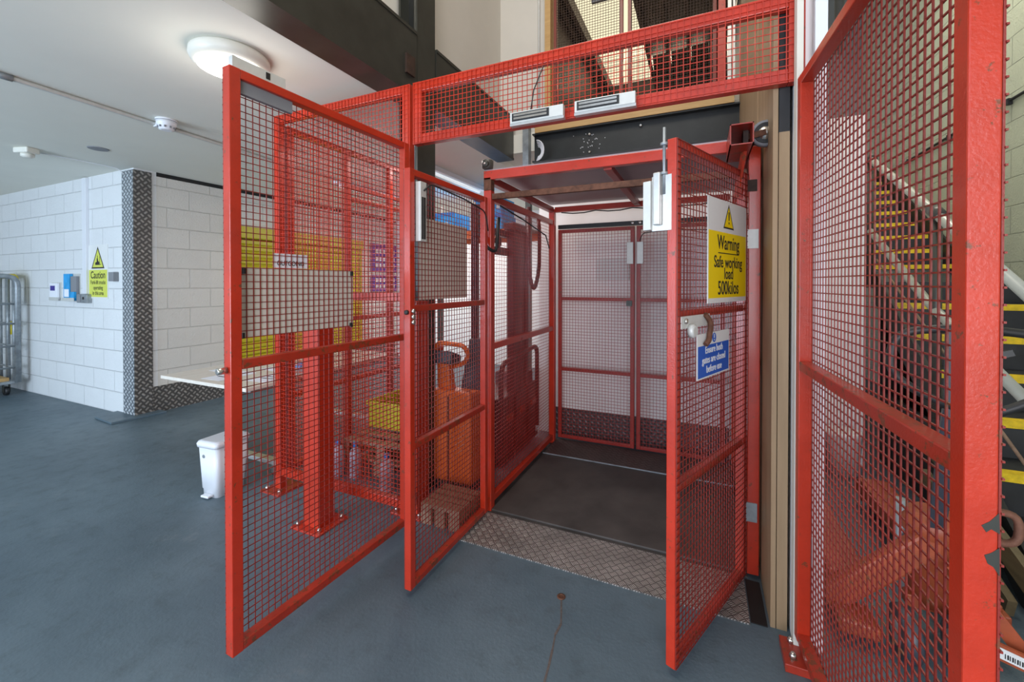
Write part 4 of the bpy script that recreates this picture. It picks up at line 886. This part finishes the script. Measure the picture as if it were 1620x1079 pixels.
for i, (x, y, s_, mt) in enumerate(((0.96,3.88,0.16,'sign_white'),(0.66,3.78,0.2,'slate'))):
    t = thing(['plastic_tub','plastic_sack'][i], ['white plastic tub against the wall beyond the orange pallet truck', 'dark crumpled sack against the wall beyond the orange pallet truck'][i], ['tub','sack'][i], (x, y, 0))
    if i == 0:
        MB().lathe([(s_*0.62,0),(s_*0.75,0.28),(s_*0.78,0.285),(s_*0.78,0.31),(s_*0.7,0.315)], (0,0,0), 'z', 28).build('tub', M[mt], t)
        MB().tube([(s_*0.78*math.cos(a), 0, 0.27-0.1*math.sin(a)) for a in [k*math.pi/8 for k in range(9)]], 0.004, 5).build('handle', M['zinc'], t)
    else:
        MB().lathe([(0.10,0.0),(0.17,0.03),(0.18,0.15),(0.14,0.30),(0.06,0.40),(0.05,0.42),(0.10,0.47)], (0,0,0), 'z', 14).build('sack', M[mt], t)
        MB().tube([(0.055*math.cos(a),0.055*math.sin(a),0.41) for a in [k*math.pi/6 for k in range(12)]], 0.008, 6, True).build('tie', M['rubber'], t)

# hand pallet truck
t = thing('pallet_truck', 'orange hand pallet truck with dark loop handle behind the right mesh gate', 'pallet truck', (0.80, 2.20, 0))
for x in (-0.30, 0.10):
    MB().prism([(0.0,0.10),(0.0,0.19),(1.10,0.19),(1.16,0.15),(1.16,0.09),(1.05,0.06),(1.05,0.11)], 'x', x, x+0.14).build('fork', M['jack'], t, 0.006)
    MB().lathe([(0.036,-0.04),(0.038,0.0),(0.036,0.04)], (x+0.07,1.0,0.038), 'x', 20).build('load_wheel', M['slate'], t)
MB().prism([(-0.32,0.06),(-0.27,0.05),(0.05,0.36),(0.05,0.43),(-0.01,0.44),(-0.32,0.14)], 'y', -0.06, 0.0).build('sloping_frame', M['jack'], t, 0.012)
MB().prism([(-0.30,0.03),(-0.16,0.03),(-0.17,0.08),(-0.30,0.09)], 'y', -0.16, -0.02).build('frame_foot', M['jack'], t, 0.01)
MB().lathe([(0.075,0.14),(0.075,0.40),(0.095,0.42),(0.10,0.47),(0.07,0.50)], (0.04,0.02,0), 'z', 26).build('pump_housing', M['jack'], t)
MB().lathe([(0.022,0.12),(0.022,0.52)], (-0.05,0.04,0), 'z', 14).build('ram', M['zinc'], t)
MB().box(-0.05, 0.25, -0.03, 0.03, 0.12, 0.17).build('axle_beam', M['jack'], t, 0.004)
MB().bar((0.06,-0.10,0.36),(0.24,-0.14,0.10), 0.012, 0.05).build('side_plate', M['jack'], t)
lbp = MB().bar((0.10,-0.19,0.150),(0.32,-0.19,0.085), 0.014, 0.055).build('cross_bar', M['jack'], t)
lb = MB().bar((0.125,-0.199,0.143),(0.245,-0.199,0.107), 0.002, 0.036).build('label_plate', M['sign_white'], lbp)
m_ = MB()
for k in range(14):
    x = 0.150+0.006*k; z = 0.143-(x-0.125)*0.3; m_.box(x, x+0.0022+0.0015*(k % 2), -0.2012, -0.2000, z-0.012, z+0.004)
m_.build('barcode', M['ink'], lb)
for x in (-0.10, 0.06):
    wl = MB().lathe([(0.085,-0.028),(0.095,-0.02),(0.095,0.02),(0.085,0.028)], (x,-0.16,0.096), 'x', 28).build('steer_wheel', M['slate'], t)
    MB().lathe([(0.03,-0.032),(0.05,-0.030),(0.05,0.030),(0.03,0.032)], (x,-0.16,0.096), 'x', 20).build('hub', M['zinc'], wl)
MB().bar((0.03,-0.03,0.40),(-0.03,-0.30,0.98), 0.05, 0.022).build('shaft', M['slate'], t, 0.004)
MB().tube(rp([(0.03,-0.30,0.96),(-0.13,-0.31,1.04),(-0.20,-0.31,1.10),(-0.19,-0.31,1.24),(0.0,-0.31,1.265),(0.20,-0.31,1.24),(0.23,-0.31,1.10),(0.15,-0.31,1.03),(0.03,-0.30,0.96)], 0.07), 0.014, 12).build('loop_handle', M['rubber'], t)
MB().bar((-0.03,-0.305,0.96),(-0.03,-0.31,1.25), 0.045, 0.02).build('control_stem', M['slate'], t, 0.003)
MB().bar((0.05,-0.325,1.17),(0.10,-0.33,1.19), 0.01, 0.02).build('lever', M['black'], t)
